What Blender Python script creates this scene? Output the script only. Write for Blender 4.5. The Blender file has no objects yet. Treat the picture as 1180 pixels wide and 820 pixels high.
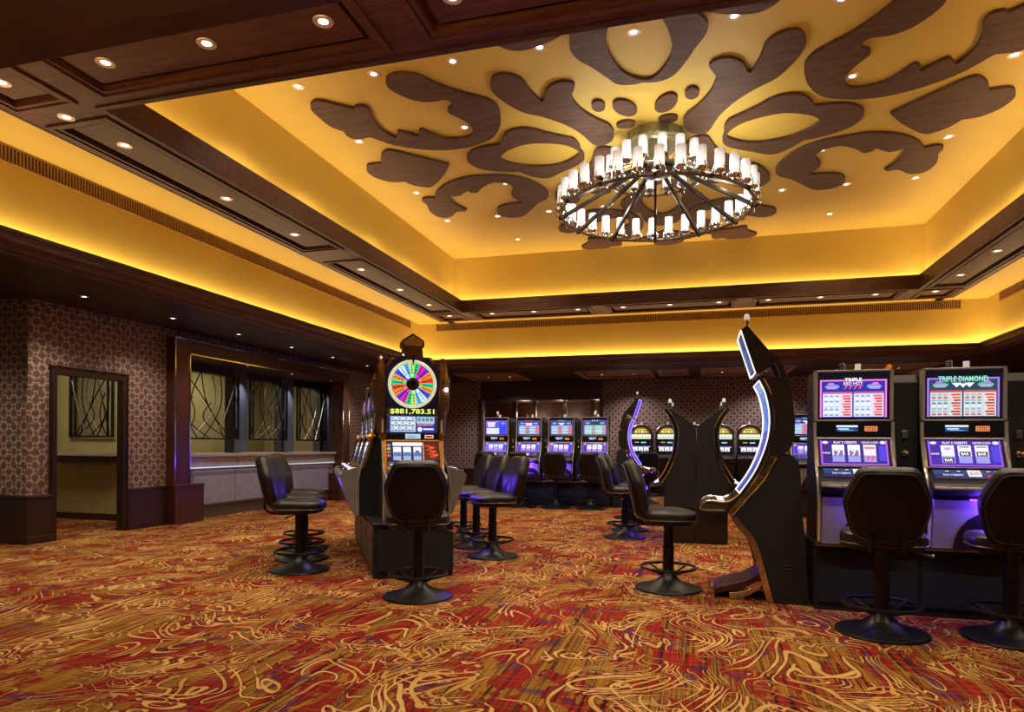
import bpy, bmesh, math, random
from mathutils import Matrix, Vector
from mathutils.geometry import tessellate_polygon
random.seed(7)
SC = bpy.context.scene
COL = SC.collection
PI = math.pi

# ------------------------------------------------------------------ materials
def srgb(r, g, b):
    f = lambda c: (c/255.0/12.92) if c/255.0 <= .04045 else ((c/255.0+.055)/1.055)**2.4
    return (f(r), f(g), f(b), 1.0)

class NT:
    """small helper round a node tree"""
    def __init__(s, name):
        s.m = bpy.data.materials.new(name); s.m.use_nodes = True
        s.t = s.m.node_tree; s.b = s.t.nodes['Principled BSDF']
    def n(s, typ, **kw):
        nd = s.t.nodes.new(typ)
        for k, v in kw.items():
            if k.startswith('i_'):
                key = k[2:]
                key = int(key) if key.isdigit() else key.replace('_', ' ')
                nd.inputs[key].default_value = v
            else: setattr(nd, k, v)
        return nd
    def l(s, a, ao, b, bi): s.t.links.new(a.outputs[ao], b.inputs[bi])
    def math(s, op, a, b=None, clamp=False):
        nd = s.t.nodes.new('ShaderNodeMath'); nd.operation = op; nd.use_clamp = clamp
        for i, v in enumerate((a, b)):
            if v is None: continue
            if isinstance(v, (int, float)): nd.inputs[i].default_value = v
            else: s.t.links.new(v, nd.inputs[i])
        return nd.outputs[0]
    def ramp(s, sock, stops, interp='LINEAR'):
        nd = s.t.nodes.new('ShaderNodeValToRGB'); cr = nd.color_ramp; cr.interpolation = interp
        while len(cr.elements) < len(stops): cr.elements.new(.5)
        for e, (p, c) in zip(cr.elements, stops): e.position = p; e.color = c if len(c) == 4 else (*c, 1)
        s.t.links.new(sock, nd.inputs[0]); return nd.outputs[0]
    def mix(s, fac, a, b):
        nd = s.t.nodes.new('ShaderNodeMix'); nd.data_type = 'RGBA'
        for k, v in ((0, fac), (6, a), (7, b)):
            if isinstance(v, (int, float)): nd.inputs[k].default_value = v
            elif isinstance(v, tuple): nd.inputs[k].default_value = v if len(v) == 4 else (*v, 1)
            else: s.t.links.new(v, nd.inputs[k])
        return nd.outputs[2]
    def pos(s): return s.t.nodes.new('ShaderNodeNewGeometry').outputs['Position']
    def obj(s): return s.t.nodes.new('ShaderNodeTexCoord').outputs['Object']
    def mapv(s, sock, sc=(1, 1, 1), loc=(0, 0, 0), rot=(0, 0, 0)):
        nd = s.n('ShaderNodeMapping'); nd.inputs[1].default_value = loc; nd.inputs[2].default_value = rot; nd.inputs[3].default_value = sc
        s.t.links.new(sock, nd.inputs[0]); return nd.outputs[0]
    def noise(s, sock, scale=5, detail=2, rough=.5, dist=0):
        nd = s.n('ShaderNodeTexNoise'); nd.inputs['Scale'].default_value = scale; nd.inputs['Detail'].default_value = detail
        nd.inputs['Roughness'].default_value = rough; nd.inputs['Distortion'].default_value = dist
        s.t.links.new(sock, nd.inputs['Vector']); return nd.outputs['Fac']
    def set(s, **kw):
        for k, v in kw.items():
            k = k.replace('_', ' ')
            if hasattr(v, 'is_linked') or hasattr(v, 'node'): s.t.links.new(v, s.b.inputs[k])
            else: s.b.inputs[k].default_value = v if not (isinstance(v, tuple) and len(v) == 3) else (*v, 1)
    def bump(s, sock, strength=.2, dist=.01):
        nd = s.n('ShaderNodeBump'); nd.inputs['Strength'].default_value = strength; nd.inputs['Distance'].default_value = dist
        s.t.links.new(sock, nd.inputs['Height']); s.t.links.new(nd.outputs[0], s.b.inputs['Normal'])

M = {}
def simple(name, col, rough=.5, metal=0., spec=.5, var=.12, scale=8, emis=None, est=0, coat=0):
    k = NT(name)
    nz = k.noise(k.obj(), scale, 3)
    c0 = tuple(c*(1-var) for c in col[:3]); c1 = tuple(min(1, c*(1+var)) for c in col[:3])
    k.set(Base_Color=k.ramp(nz, [(.3, c0), (.7, c1)]), Roughness=rough, Metallic=metal, Specular_IOR_Level=spec, Coat_Weight=coat)
    if emis: k.set(Emission_Color=emis, Emission_Strength=est)
    M[name] = k.m; return k
def wood(name, dark, light, rough=.4, axis=(1, 1, 12), coat=.15, spec=.5):
    k = NT(name)
    v = k.mapv(k.obj(), axis)
    a = k.noise(v, 2.2, 5, .6, .6); b = k.noise(k.mapv(k.obj(), tuple(q*5 for q in axis)), 3, 3, .6)
    f = k.math('ADD', k.math('MULTIPLY', a, .7), k.math('MULTIPLY', b, .3))
    k.set(Base_Color=k.ramp(f, [(.32, dark), (.5, tuple((p+q)/2 for p, q in zip(dark, light))), (.68, light)]), Roughness=rough, Coat_Weight=coat, Coat_Roughness=.25, Specular_IOR_Level=spec)
    k.bump(f, .08, .004); M[name] = k.m; return k

k = NT('yellow_paint'); nz = k.noise(k.pos(), 1.3, 4)
k.set(Base_Color=k.ramp(nz, [(.3, (.57, .385, .052)), (.7, (.62, .42, .062))]), Roughness=.65); k.bump(k.noise(k.pos(), 60, 2), .04, .003); M['yellow'] = k.m
wood('dark_wood', (.030, .0105, .0055), (.080, .029, .014), .5, (1, 1, 9), 0, .2)
wood('beam_wood', (.040, .015, .008), (.105, .042, .021), .5, (1.2, 9, 9), 0, .2)
wood('cornice_wood', (.060, .025, .015), (.150, .070, .042), .45, (1, 1, 9), 0, .3)
wood('beam_wood_across', (.050, .015, .007), (.160, .052, .022), .5, (.8, 9, 9), 0, .2)
wood('beam_wood_along', (.040, .014, .007), (.125, .047, .022), .5, (9, .8, 9), 0, .2)
wood('soffit_wood', (.020, .0070, .0042), (.040, .0135, .0080), .5, (1, 3, 1))
wood('red_wood', (.045, .012, .007), (.10, .028, .015), .35, (8, 8, 1))
wood('ornament_wood', (.060, .030, .019), (.130, .070, .046), .6, (1, 7, 1), 0, .12)
simple('black_plastic', (.008, .0075, .0075), .4)
simple('panel_black', (.014, .014, .0165), .6, spec=.35)
simple('gloss_black', (.008, .008, .009), .12)
simple('shell_brown', (.020, .013, .009), .28, coat=.3)
simple('black_metal', (.010, .0095, .010), .36, .3)
simple('leather', (.010, .0085, .008), .42, coat=.12, scale=30)
M['leather'].node_tree.nodes['Principled BSDF'].inputs['Coat Roughness'].default_value = .3
simple('seat_shell', (.006, .0055, .0055), .45, spec=.35)
simple('piping', (.05, .046, .044), .35)
simple('chrome', (.62, .60, .58), .13, 1.0, var=.04)
simple('dull_chrome', (.40, .38, .36), .3, 1.0, var=.05)
simple('bezel_silver', (.46, .43, .43), .38, .45, var=.08)
simple('rail_chrome', (.80, .78, .76), .22, .7, var=.04)
simple('bronze', (.20, .165, .12), .34, 1.0, var=.15)
simple('dark_bronze', (.055, .044, .033), .36, .9)
simple('olive_metal', (.30, .27, .15), .4, .6)
simple('gold', (.78, .40, .07), .25, 1.0)
simple('copper_crystal', (.22, .115, .06), .22, .75, var=.4, scale=14)
simple('grey_panel', (.26, .245, .25), .45)
simple('olive_paint', (.40, .335, .16), .6, scale=2)
simple('lavender_panel', (.29, .29, .42), .4)
simple('blue_grey', (.075, .08, .10), .3)
simple('counter_plinth', (.09, .06, .045), .5)
simple('trim_ring', (.70, .55, .38), .35, .3)
simple('rubber', (.012, .012, .012), .7)
simple('red_pad', (.045, .006, .006), .45, var=.5, scale=5)
k = NT('marble'); v = k.pos(); nz = k.noise(k.mapv(v, (1, 1, 3)), 3, 8, .65, 1.5)
k.set(Base_Color=k.ramp(nz, [(.3, (.16, .14, .13)), (.45, (.42, .38, .36)), (.55, (.30, .27, .26)), (.7, (.55, .52, .50))]), Roughness=.2); M['marble'] = k.m

def emitter(name, col, strength, base=(.02, .02, .02)):
    k = NT(name); nz = k.noise(k.obj(), 20, 1)
    k.set(Base_Color=base, Emission_Color=col, Roughness=.3, Emission_Strength=k.math('MULTIPLY_ADD', nz, strength*.1))
    k.t.nodes[-1].inputs[2].default_value = strength*.95
    M[name] = k.m
emitter('lamp_glow', (1, .90, .74, 1), 7)
emitter('small_lamp', (1, .90, .78, 1), 22)
emitter('star_glint', (1, .92, .66, 1), 60)
emitter('led_white', (1, .93, .85, 1), 1.7)
emitter('led_blue', (.10, .06, 1, 1), 9)
emitter('led_edge', (.62, .55, 1, 1), 2.5)
emitter('purple_glow', (.16, .02, 1, 1), 10)
emitter('candle_cap', (1, .93, .85, 1), .4, (.5, .5, .5))
emitter('wheel_ring', (.90, .95, .62, 1), .62, (.35, .36, .25))
emitter('cool_strip', (.86, .88, 1, 1), 1.0)
# frosted glass tube with a flame-shaped lamp inside: brighter in the lower half where the lamp sits
k = NT('candle_glass'); sp = k.n('ShaderNodeSeparateXYZ'); k.t.links.new(k.obj(), sp.inputs[0])
lw = k.n('ShaderNodeLayerWeight'); lw.inputs[0].default_value = .35
glow = k.ramp(sp.outputs[2], [(.05, (.75, .75, .75)), (.12, (1, 1, 1)), (.20, (.72, .72, .72)), (.27, (.34, .34, .34))])
k.set(Base_Color=(.55, .56, .56), Roughness=.3, Emission_Color=(1, .96, .90, 1), Emission_Strength=k.math('MULTIPLY', k.math('MULTIPLY', glow, k.math('SUBTRACT', 1.15, lw.outputs['Facing'])), .95)); M['candle_glass'] = k.m
# lit display: colour of every pixel block comes from the picture drawn on it
k = NT('display'); at = k.n('ShaderNodeAttribute', attribute_name='Col')
k.t.links.new(at.outputs['Color'], k.b.inputs['Emission Color']); k.set(Base_Color=(.004, .004, .006), Roughness=.12, Emission_Strength=1.25); M['display'] = k.m
k = NT('lit_glass'); at = k.n('ShaderNodeAttribute', attribute_name='Col')
k.t.links.new(at.outputs['Color'], k.b.inputs['Emission Color']); k.set(Base_Color=(.004, .004, .006), Roughness=.1, Emission_Strength=1.25); M['lit_glass'] = k.m
k = NT('window_glass'); k.set(Base_Color=(.9, .92, .9), Roughness=.03, Transmission_Weight=1, IOR=1.02, Specular_IOR_Level=.25)
nz = k.noise(k.obj(), 3, 1); k.set(Roughness=k.ramp(nz, [(.3, (.02, .02, .02)), (.7, (.05, .05, .05))])); M['window_glass'] = k.m

# wallpaper: tan interlaced rings on brown
k = NT('wallpaper'); p = k.pos(); sep = k.n('ShaderNodeSeparateXYZ'); k.t.links.new(p, sep.inputs[0])
u = k.math('ADD', sep.outputs[0], sep.outputs[1]); vv = sep.outputs[2]
def ringmask(k, u, v, per, rad, wid, ou, ov):
    fu = k.math('SUBTRACT', k.math('FRACT', k.math('ADD', k.math('DIVIDE', u, per), ou)), .5)
    fv = k.math('SUBTRACT', k.math('FRACT', k.math('ADD', k.math('DIVIDE', v, per), ov)), .5)
    d = k.math('SQRT', k.math('ADD', k.math('MULTIPLY', fu, fu), k.math('MULTIPLY', fv, fv)))
    return k.math('LESS_THAN', k.math('ABSOLUTE', k.math('SUBTRACT', d, rad)), wid)
wob = k.noise(p, 7, 1)
uw = k.math('ADD', u, k.math('MULTIPLY', k.math('SUBTRACT', wob, .5), .035))
vw = k.math('ADD', vv, k.math('MULTIPLY', k.math('SUBTRACT', k.noise(k.mapv(p, (1, 1, 1), (3, 5, 1)), 7, 1), .5), .035))
PER = .155
ms = [ringmask(k, uw, vw, PER, .36, .024, 0, 0), ringmask(k, uw, vw, PER, .36, .024, .5, .5), ringmask(k, uw, vw, PER, .20, .022, .5, 0), ringmask(k, uw, vw, PER, .20, .022, 0, .5), ringmask(k, uw, vw, PER, .10, .024, .25, .25), ringmask(k, uw, vw, PER, .10, .024, .75, .25), ringmask(k, uw, vw, PER, .10, .024, .25, .75), ringmask(k, uw, vw, PER, .10, .024, .75, .75)]
mx = ms[0]
for q in ms[1:]: mx = k.math('MAXIMUM', mx, q)
brk = k.ramp(k.noise(p, 24, 2), [(.36, (0, 0, 0)), (.46, (1, 1, 1))])
mx = k.math('MULTIPLY', mx, brk)
base = k.ramp(k.noise(p, 30, 2), [(.3, (.105, .058, .052)), (.7, (.14, .080, .072))])
k.set(Base_Color=k.mix(mx, base, (.50, .37, .30)), Roughness=.5); M['wallpaper'] = k.m

# carpet: lengthwise yarn stripes in gold, brown and red under swirling tan scrollwork
k = NT('carpet'); p = k.pos()
warp = k.n('ShaderNodeTexNoise'); warp.inputs['Scale'].default_value = .8; warp.inputs['Detail'].default_value = 1
k.t.links.new(p, warp.inputs['Vector'])
sub = k.n('ShaderNodeVectorMath', operation='SUBTRACT'); k.l(warp, 'Color', sub, 0); sub.inputs[1].default_value = (.5, .5, .5)
scl = k.n('ShaderNodeVectorMath', operation='SCALE'); k.l(sub, 0, scl, 0); scl.inputs['Scale'].default_value = 1.1
add = k.n('ShaderNodeVectorMath', operation='ADD'); k.t.links.new(p, add.inputs[0]); k.l(scl, 0, add, 1)
wp = add.outputs[0]
fine = k.noise(k.mapv(p, (46, .35, 1)), 1, 2, .65)
broad = k.noise(k.mapv(p, (12, .25, 1)), 1, 2, .6)
mixed = k.math('ADD', k.math('MULTIPLY', fine, .66), k.math('MULTIPLY', broad, .34))
yarn = k.ramp(mixed, [(.35, (.030, .008, .004)), (.42, (.085, .028, .006)), (.47, (.23, .098, .013)), (.52, (.30, .135, .018)), (.57, (.075, .026, .005)), (.62, (.20, .080, .012)), (.68, (.33, .15, .022))])
rs = k.math('ADD', k.noise(k.mapv(wp, (3.4, 1.5, 1)), 1.6, 3, .6, .6), k.math('MULTIPLY', k.math('SUBTRACT', k.noise(k.mapv(p, (30, .5, 1), (3, 1, 0)), 1, 2), .5), .32))
redm = k.ramp(rs, [(.468, (0, 0, 0)), (.49, (1, 1, 1))])
redy = k.ramp(k.noise(k.mapv(p, (40, .4, 1), (7, 3, 0)), 1, 2, .65), [(.36, (.030, .004, .004)), (.46, (.17, .007, .006)), (.55, (.27, .016, .008)), (.62, (.09, .012, .006)), (.70, (.24, .075, .012))])
c = k.mix(redm, yarn, redy)
purm = k.ramp(k.noise(k.mapv(wp, (2.6, 1.6, 1), (11, 4, 0)), 2.6, 1, .5, .5), [(.635, (0, 0, 0)), (.67, (1, 1, 1))])
c = k.mix(k.math('MULTIPLY', purm, .65), c, k.ramp(fine, [(.4, (.022, .008, .030)), (.6, (.070, .022, .10))]))
cross = k.ramp(k.noise(k.mapv(p, (.4, 30, 1)), 1, 2, .6), [(.55, (0, 0, 0)), (.62, (1, 1, 1))])
c = k.mix(k.math('MULTIPLY', cross, .16), c, (.40, .20, .045))
def scroll(k, vec, scale, dist, rep, w0, w1, off, st=(1.15, .85, 1)):
    """evenly wide lines along the contours of a smooth field: width in metres, set by the field's slope"""
    e = .004
    def fld(dx, dy):
        return k.noise(k.mapv(vec, st, (off[0]+dx*st[0], off[1]+dy*st[1], 0)), scale, .6, .4, dist)
    n0, nx, ny = fld(0, 0), fld(e, 0), fld(0, e)
    gx = k.math('SUBTRACT', nx, n0); gy = k.math('SUBTRACT', ny, n0)
    g = k.math('MULTIPLY', k.math('SQRT', k.math('ADD', k.math('MULTIPLY', gx, gx), k.math('MULTIPLY', gy, gy))), rep/e)
    fr = k.math('FRACT', k.math('MULTIPLY', n0, rep)); d = k.math('ABSOLUTE', k.math('SUBTRACT', fr, .5))
    wn = k.noise(k.mapv(vec, (1, 1, 1), (off[0]+5, 9, 0)), 3.0, 1)
    wd = k.math('MAXIMUM', k.math('SUBTRACT', k.math('MULTIPLY', wn, w1), w0), .003)
    thr = k.math('MINIMUM', k.math('MULTIPLY', g, wd), .24)
    return k.math('DIVIDE', k.math('SUBTRACT', thr, d), k.math('MAXIMUM', g, .5))
s1 = scroll(k, wp, 1.9, 1.9, 8, .010, .036, (0, 0, 0), (1.2, .8, 1))
s2 = scroll(k, wp, 3.3, 2.4, 6, .007, .027, (4.2, 1.7, 0), (1, 1, 1))
s3 = scroll(k, wp, 1.1, 1.6, 9, .012, .040, (9.2, 6.7, 0), (1.6, .7, 1))
def patch(off, sc, lo): return k.ramp(k.noise(k.mapv(p, (1, 1, 1), off), sc, 1), [(lo, (1, 1, 1)), (lo+.015, (0, 0, 0))])
gone = lambda s_, m_: k.math('SUBTRACT', s_, k.math('MULTIPLY', m_, .1))
sd = k.math('MAXIMUM', gone(s1, patch((2, 8, 0), 1.4, .44)), gone(s2, patch((7, 1, 0), 1.7, .51)))
sd = k.math('MAXIMUM', sd, gone(s3, patch((12, 3, 0), 1.2, .46)))
sm = k.math('MULTIPLY', sd, 260, True)
edge = k.math('MULTIPLY', k.math('ADD', sd, .007), 220, True)
c = k.mix(k.math('MULTIPLY', edge, .72), c, (.045, .009, .006))
tan = k.ramp(k.noise(p, 3, 2), [(.35, (.46, .235, .050)), (.65, (.62, .37, .13))])
c = k.mix(k.math('MULTIPLY', sm, .92), c, tan)
k.set(Base_Color=c, Roughness=.95, Specular_IOR_Level=.1)
k.bump(k.noise(p, 220, 2), .25, .004); M['carpet'] = k.m

# ------------------------------------------------------------------ mesh builder
class MB:
    def __init__(s): s.v = []; s.f = []; s.m = []; s.c = []; s.T = Matrix.Identity(4)
    def add(s, vs, fs, m=0, c=(0, 0, 0)):
        o = len(s.v); s.v += [tuple(s.T @ Vector(p)) for p in vs]
        for f in fs: s.f.append([i+o for i in f]); s.m.append(m); s.c.append(c)
    def box(s, x0, x1, y0, y1, z0, z1, m=0, c=(0, 0, 0)):
        s.add([(x, y, z) for z in (z0, z1) for y in (y0, y1) for x in (x0, x1)],
              [(0, 2, 3, 1), (4, 5, 7, 6), (0, 1, 5, 4), (2, 6, 7, 3), (0, 4, 6, 2), (1, 3, 7, 5)], m, c)
    def poly(s, pts, m=0, c=(0, 0, 0)): s.add(pts, [tuple(range(len(pts)))], m, c)
    def fill(s, loops, m=0, c=(0, 0, 0)):
        tr = tessellate_polygon([[Vector(p) for p in l] for l in loops]); s.add([p for l in loops for p in l], [tuple(t) for t in tr], m, c)
    def prism(s, loops, to3, a, b, m=0, c=(0, 0, 0)):
        """outline (and holes) in 2D, to3(u, v, w) places a point, extruded from w=a to w=b"""
        tr = tessellate_polygon([[Vector((p[0], p[1], 0)) for p in l] for l in loops])
        flat = [p for l in loops for p in l]; n = len(flat)
        s.add([to3(p[0], p[1], w) for w in (a, b) for p in flat], [tuple(t) for t in tr]+[tuple(i+n for i in reversed(t)) for t in tr], m, c)
        for l in loops:
            q = len(l)
            s.add([to3(p[0], p[1], w) for w in (a, b) for p in l], [(i, (i+1) % q, q+(i+1) % q, q+i) for i in range(q)], m, c)
    def loft(s, rings, m=0, closed=True, cap=True, c=(0, 0, 0)):
        n = len(rings[0]); fs = []
        for r in range(len(rings)-1):
            for i in range(n if closed else n-1):
                j = (i+1) % n; fs.append((r*n+i, r*n+j, (r+1)*n+j, (r+1)*n+i))
        if cap: fs.append(tuple(range(n-1, -1, -1))); fs.append(tuple((len(rings)-1)*n+i for i in range(n)))
        s.add([p for r in rings for p in r], fs, m, c)
    def lathe(s, prof, seg=24, cen=(0, 0, 0), m=0, c=(0, 0, 0)):
        rings = [[(cen[0]+max(r, 1e-4)*math.cos(2*PI*i/seg), cen[1]+max(r, 1e-4)*math.sin(2*PI*i/seg), cen[2]+z) for i in range(seg)] for r, z in prof]
        s.loft(rings, m, True, True, c)
    def tube(s, pts, r, seg=8, closed=False, m=0, c=(0, 0, 0)):
        P = [Vector(p) for p in pts]; n = len(P); rings = []
        up = None
        for i in range(n):
            if closed: t = P[(i+1) % n]-P[i-1]
            else: t = P[min(i+1, n-1)]-P[max(i-1, 0)]
            t.normalize()
            if up is None:
                up = Vector((0, 0, 1)) if abs(t.z) < .9 else Vector((1, 0, 0))
            a = t.cross(up); a.normalize(); b = a.cross(t); up = b.copy()
            rr = r[i] if isinstance(r, (list, tuple)) else r
            rings.append([tuple(P[i]+a*rr*math.cos(2*PI*q/seg)+b*rr*math.sin(2*PI*q/seg)) for q in range(seg)])
        if closed: rings.append(rings[0]); s.loft(rings, m, True, False, c)
        else: s.loft(rings, m, True, True, c)
    def ring(s, cx, cy, cz, R, r, seg=40, sec=8, m=0):
        s.tube([(cx+R*math.cos(2*PI*i/seg), cy+R*math.sin(2*PI*i/seg), cz) for i in range(seg)], r, sec, True, m)
    def rect_sweep(s, x0, x1, y0, y1, prof, m=0):
        """profile (outward offset, z) carried round a rectangle with mitred corners"""
        rings = []
        for (cx, cy, sx, sy) in ((x0, y0, -1, -1), (x1, y0, 1, -1), (x1, y1, 1, 1), (x0, y1, -1, 1)):
            rings.append([(cx+sx*d, cy+sy*d, z) for d, z in prof])
        rings.append(rings[0]); s.loft(rings, m, True, False)
    def ball(s, cx, cy, cz, r, seg=12, rows=8, m=0, c=(0, 0, 0), sz=1):
        s.lathe([(r*math.sin(PI*i/rows), -r*sz*math.cos(PI*i/rows)) for i in range(rows+1)], seg, (cx, cy, cz), m, c)
    def build(s, name, mats, parent=None, sharp=35, bevel=0, fix=True, colours=False):
        me = bpy.data.meshes.new(name); me.from_pydata(s.v, [], s.f); me.update()
        if not isinstance(mats, (list, tuple)): mats = [mats]
        for q in mats: me.materials.append(M[q])
        me.polygons.foreach_set('material_index', s.m)
        if colours:
            at = me.color_attributes.new('Col', 'FLOAT_COLOR', 'CORNER'); buf = []
            for f, c in zip(s.f, s.c): buf += [c[0], c[1], c[2], 1.0]*len(f)
            at.data.foreach_set('color', buf)
        if fix:
            bm = bmesh.new(); bm.from_mesh(me); bmesh.ops.recalc_face_normals(bm, faces=bm.faces); bm.to_mesh(me); bm.free()
        me.polygons.foreach_set('use_smooth', [True]*len(me.polygons)); me.set_sharp_from_angle(angle=math.radians(sharp)); me.update()
        o = bpy.data.objects.new(name, me); COL.objects.link(o)
        if parent is not None: o.parent = parent
        if bevel:
            b = o.modifiers.new('edge', 'BEVEL'); b.width = bevel; b.segments = 2; b.limit_method = 'ANGLE'; b.angle_limit = math.radians(40)
        return o

def smooth_loop(pts, n=5):
    """closed Catmull-Rom through points; a third value marks a sharp corner"""
    out = []; N = len(pts)
    for i in range(N):
        p0, p1, p2, p3 = pts[i-1], pts[i], pts[(i+1) % N], pts[(i+2) % N]
        a = p1 if len(p1) > 2 else p0; b = p2 if len(p2) > 2 else p3
        for q in range(n):
            t = q/n
            out.append(tuple(.5*(2*p1[k]+(p2[k]-a[k])*t+(2*a[k]-5*p1[k]+4*p2[k]-b[k])*t*t+(3*p1[k]-a[k]-3*p2[k]+b[k])*t**3) for k in (0, 1)))
    return out
def smooth_open(pts, n=6):
    P = [Vector(p) for p in pts]; P = [2*P[0]-P[1]]+P+[2*P[-1]-P[-2]]; out = []
    for i in range(1, len(P)-2):
        for q in range(n):
            t = q/n; a, b, c, d = P[i-1], P[i], P[i+1], P[i+2]
            out.append(tuple(.5*(2*b+(c-a)*t+(2*a-5*b+4*c-d)*t*t+(3*b-a-3*c+d)*t**3)))
    out.append(tuple(P[-2])); return out

def tag(o, label, cat, group=None):
    o['label'] = label; o['category'] = cat
    if group: o['group'] = group
    return o
def thing(name, label, cat, loc=(0, 0, 0), rz=0., group=None):
    o = bpy.data.objects.new(name, None); COL.objects.link(o); o.location = loc; o.rotation_euler = (0, 0, rz); o.empty_display_size = .1
    return tag(o, label, cat, group)
def structure(mb, name, mats, **kw):
    o = mb.build(name, mats, None, **kw); o['kind'] = 'structure'; return o
def copy_tree(o, parent=None):
    c = o.copy(); COL.objects.link(c); c.parent = parent
    if parent is not None: c.matrix_parent_inverse = o.matrix_parent_inverse
    for ch in list(o.children): copy_tree(ch, c)
    return c
def dup(root, loc, rz, label, group=None):
    c = copy_tree(root); c.location = loc; c.rotation_euler = (0, 0, rz); c['label'] = label
    if group: c['group'] = group
    return c

# lettering for lit displays, cached as triangles in a unit box
_letters = {}
def letters(s):
    if s not in _letters:
        cv = bpy.data.curves.new('lettering', 'FONT'); cv.body = s; cv.size = 1; cv.resolution_u = 2; cv.offset = .018
        ob = bpy.data.objects.new('lettering', cv); me = bpy.data.meshes.new_from_object(ob)
        vs = [(v.co.x, v.co.y) for v in me.vertices]; fs = [tuple(p.vertices) for p in me.polygons]
        x0 = min(v[0] for v in vs); x1 = max(v[0] for v in vs); y0 = min(v[1] for v in vs); y1 = max(v[1] for v in vs)
        vs = [((v[0]-x0)/(x1-x0)-.5, (v[1]-y0)/(y1-y0)-.5) for v in vs]
        _letters[s] = (vs, fs); bpy.data.objects.remove(ob); bpy.data.curves.remove(cv); bpy.data.meshes.remove(me)
    return _letters[s]
class Art:
    """a flat picture made of layered colour shapes in a unit-free (u, v) frame placed by to3(u, v, lift)"""
    def __init__(s, to3): s.mb = MB(); s.to3 = to3; s.lift = 0.
    def _l(s, l): return .0004+.0006*l
    def rect(s, u0, u1, v0, v1, c, l=1): s.mb.poly([s.to3(u, v, s._l(l)) for u, v in ((u0, v0), (u1, v0), (u1, v1), (u0, v1))], 0, c)
    def shape(s, pts, c, l=1): s.mb.fill([[s.to3(u, v, s._l(l)) for u, v in pts]], 0, c)
    def disc(s, u, v, ru, rv, c, l=1, n=14): s.shape([(u+ru*math.cos(2*PI*i/n), v+rv*math.sin(2*PI*i/n)) for i in range(n)], c, l)
    def text(s, t, u, v, w, h, c, l=3):
        vs, fs = letters(t); s.mb.add([s.to3(u+a*w, v+b*h, s._l(l)) for a, b in vs], fs, 0, c)
    def build(s, name, parent, mat='display'): return s.mb.build(name, mat, parent, fix=False, colours=True)
# ------------------------------------------------------------------ room shell
ZB, ZO, ZT = 3.85, 3.92, 5.02           # wood ring underside, outer yellow ceiling, tray ceiling
IX0, IX1, IY0, IY1 = -4.57, 3.52, 4.16, 12.43      # inside of the wood ring
OX0, OX1, OY0, OY1 = -5.37, 4.30, 3.20, 13.32      # outside of the wood ring
TX0, TX1, TY0, TY1 = -4.853, 3.69, 3.90, 12.77     # tray walls
CX0, CX1, CY0, CY1 = -5.85, 4.80, 2.41, 13.64      # lip of the low cornice
WX0, WX1, WY0, WY1 = -6.10, 5.02, 2.16, 13.87      # yellow walls over the cornice
ZS = 2.90                                           # low soffit

m = MB(); m.box(-11, 8, -4, 21, -.1, 0); structure(m, 'floor', 'carpet')
m = MB(); m.box(TX0-.02, TX1+.02, TY0-.02, TY1+.02, ZT, ZT+.08); structure(m, 'ceiling', 'yellow')
m = MB()
for x0, x1, y0, y1 in ((TX0-.05, TX0, TY0, TY1), (TX1, TX1+.05, TY0, TY1), (TX0-.05, TX1+.05, TY0-.05, TY0), (TX0-.05, TX1+.05, TY1, TY1+.05)):
    m.box(x0, x1, y0, y1, ZO+.01, ZT)
structure(m, 'wall_tray', 'yellow')
m = MB()
for x0, x1, y0, y1 in ((WX0-.05, OX0+.15, WY0, WY1), (OX1-.15, WX1+.05, WY0, WY1), (OX0, OX1, WY0, OY0+.15), (OX0, OX1, OY1-.15, WY1)):
    m.box(x0, x1, y0, y1, ZO, ZO+.04)
structure(m, 'ceiling_outer', 'yellow')
m = MB()
for x0, x1, y0, y1 in ((WX0-.05, WX0, WY0, WY1), (WX1, WX1+.05, WY0, WY1), (WX0-.05, WX1+.05, WY0-.05, WY0), (WX0-.05, WX1+.05, WY1, WY1+.05)):
    m.box(x0, x1, y0, y1, 2.94, ZO+.02)
structure(m, 'wall_upper', 'yellow')
# low cornice with stepped mouldings
m = MB()
m.rect_sweep(CX0, CX1, CY0, CY1, [(.03, 3.09), (0, 3.09), (0, 3.058), (.022, 3.05), (.026, 3.028), (.05, 3.018), (.054, 2.995), (.085, 2.968), (.105, 2.94), (.108, 2.925), (.15, 2.922), (.152, 2.90), (.30, 2.90), (.30, 2.985), (.03, 2.985)])
structure(m, 'trim_1', 'cornice_wood', sharp=25)
# low soffit round the room, with recessed coffers at the back
BACK = 17.0
coffers = [(-5.6, -4.2, 14.9, 16.6), (-2.7, -1.1, 14.9, 16.6), (-.85, -.3, 15.0, 16.2), (.1, 1.9, 14.9, 16.6), (2.9, 4.6, 14.9, 16.6)]
def plate(mb, x0, x1, y0, y1, z, holes, mat=0):
    mb.fill([[(x0, y0, z), (x1, y0, z), (x1, y1, z), (x0, y1, z)]]+[[(a, c, z), (a, d, z), (b, d, z), (b, c, z)] for a, b, c, d in holes], mat)
m = MB()
m.box(-10.6, CX0-.28, -4, BACK+.2, ZS, ZS+.06); m.box(CX1+.28, 8, -4, BACK+.2, ZS, ZS+.06)
m.box(CX0-.28, CX1+.28, -1.5, CY0-.28, ZS, ZS+.06)
plate(m, CX0-.28, CX1+.28, CY1+.28, BACK+.2, ZS, coffers)
for a, b, c, d in coffers:
    for x0, x1, y0, y1 in ((a-.02, a, c, d), (b, b+.02, c, d), (a-.02, b+.02, c-.02, c), (a-.02, b+.02, d, d+.02)): m.box(x0, x1, y0, y1, ZS, ZS+.05)
m.box(CX0-.28, CX1+.28, CY1+.28, BACK+.2, ZS+.20, ZS+.24)
structure(m, 'ceiling_soffit', 'soffit_wood', fix=False)
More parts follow.
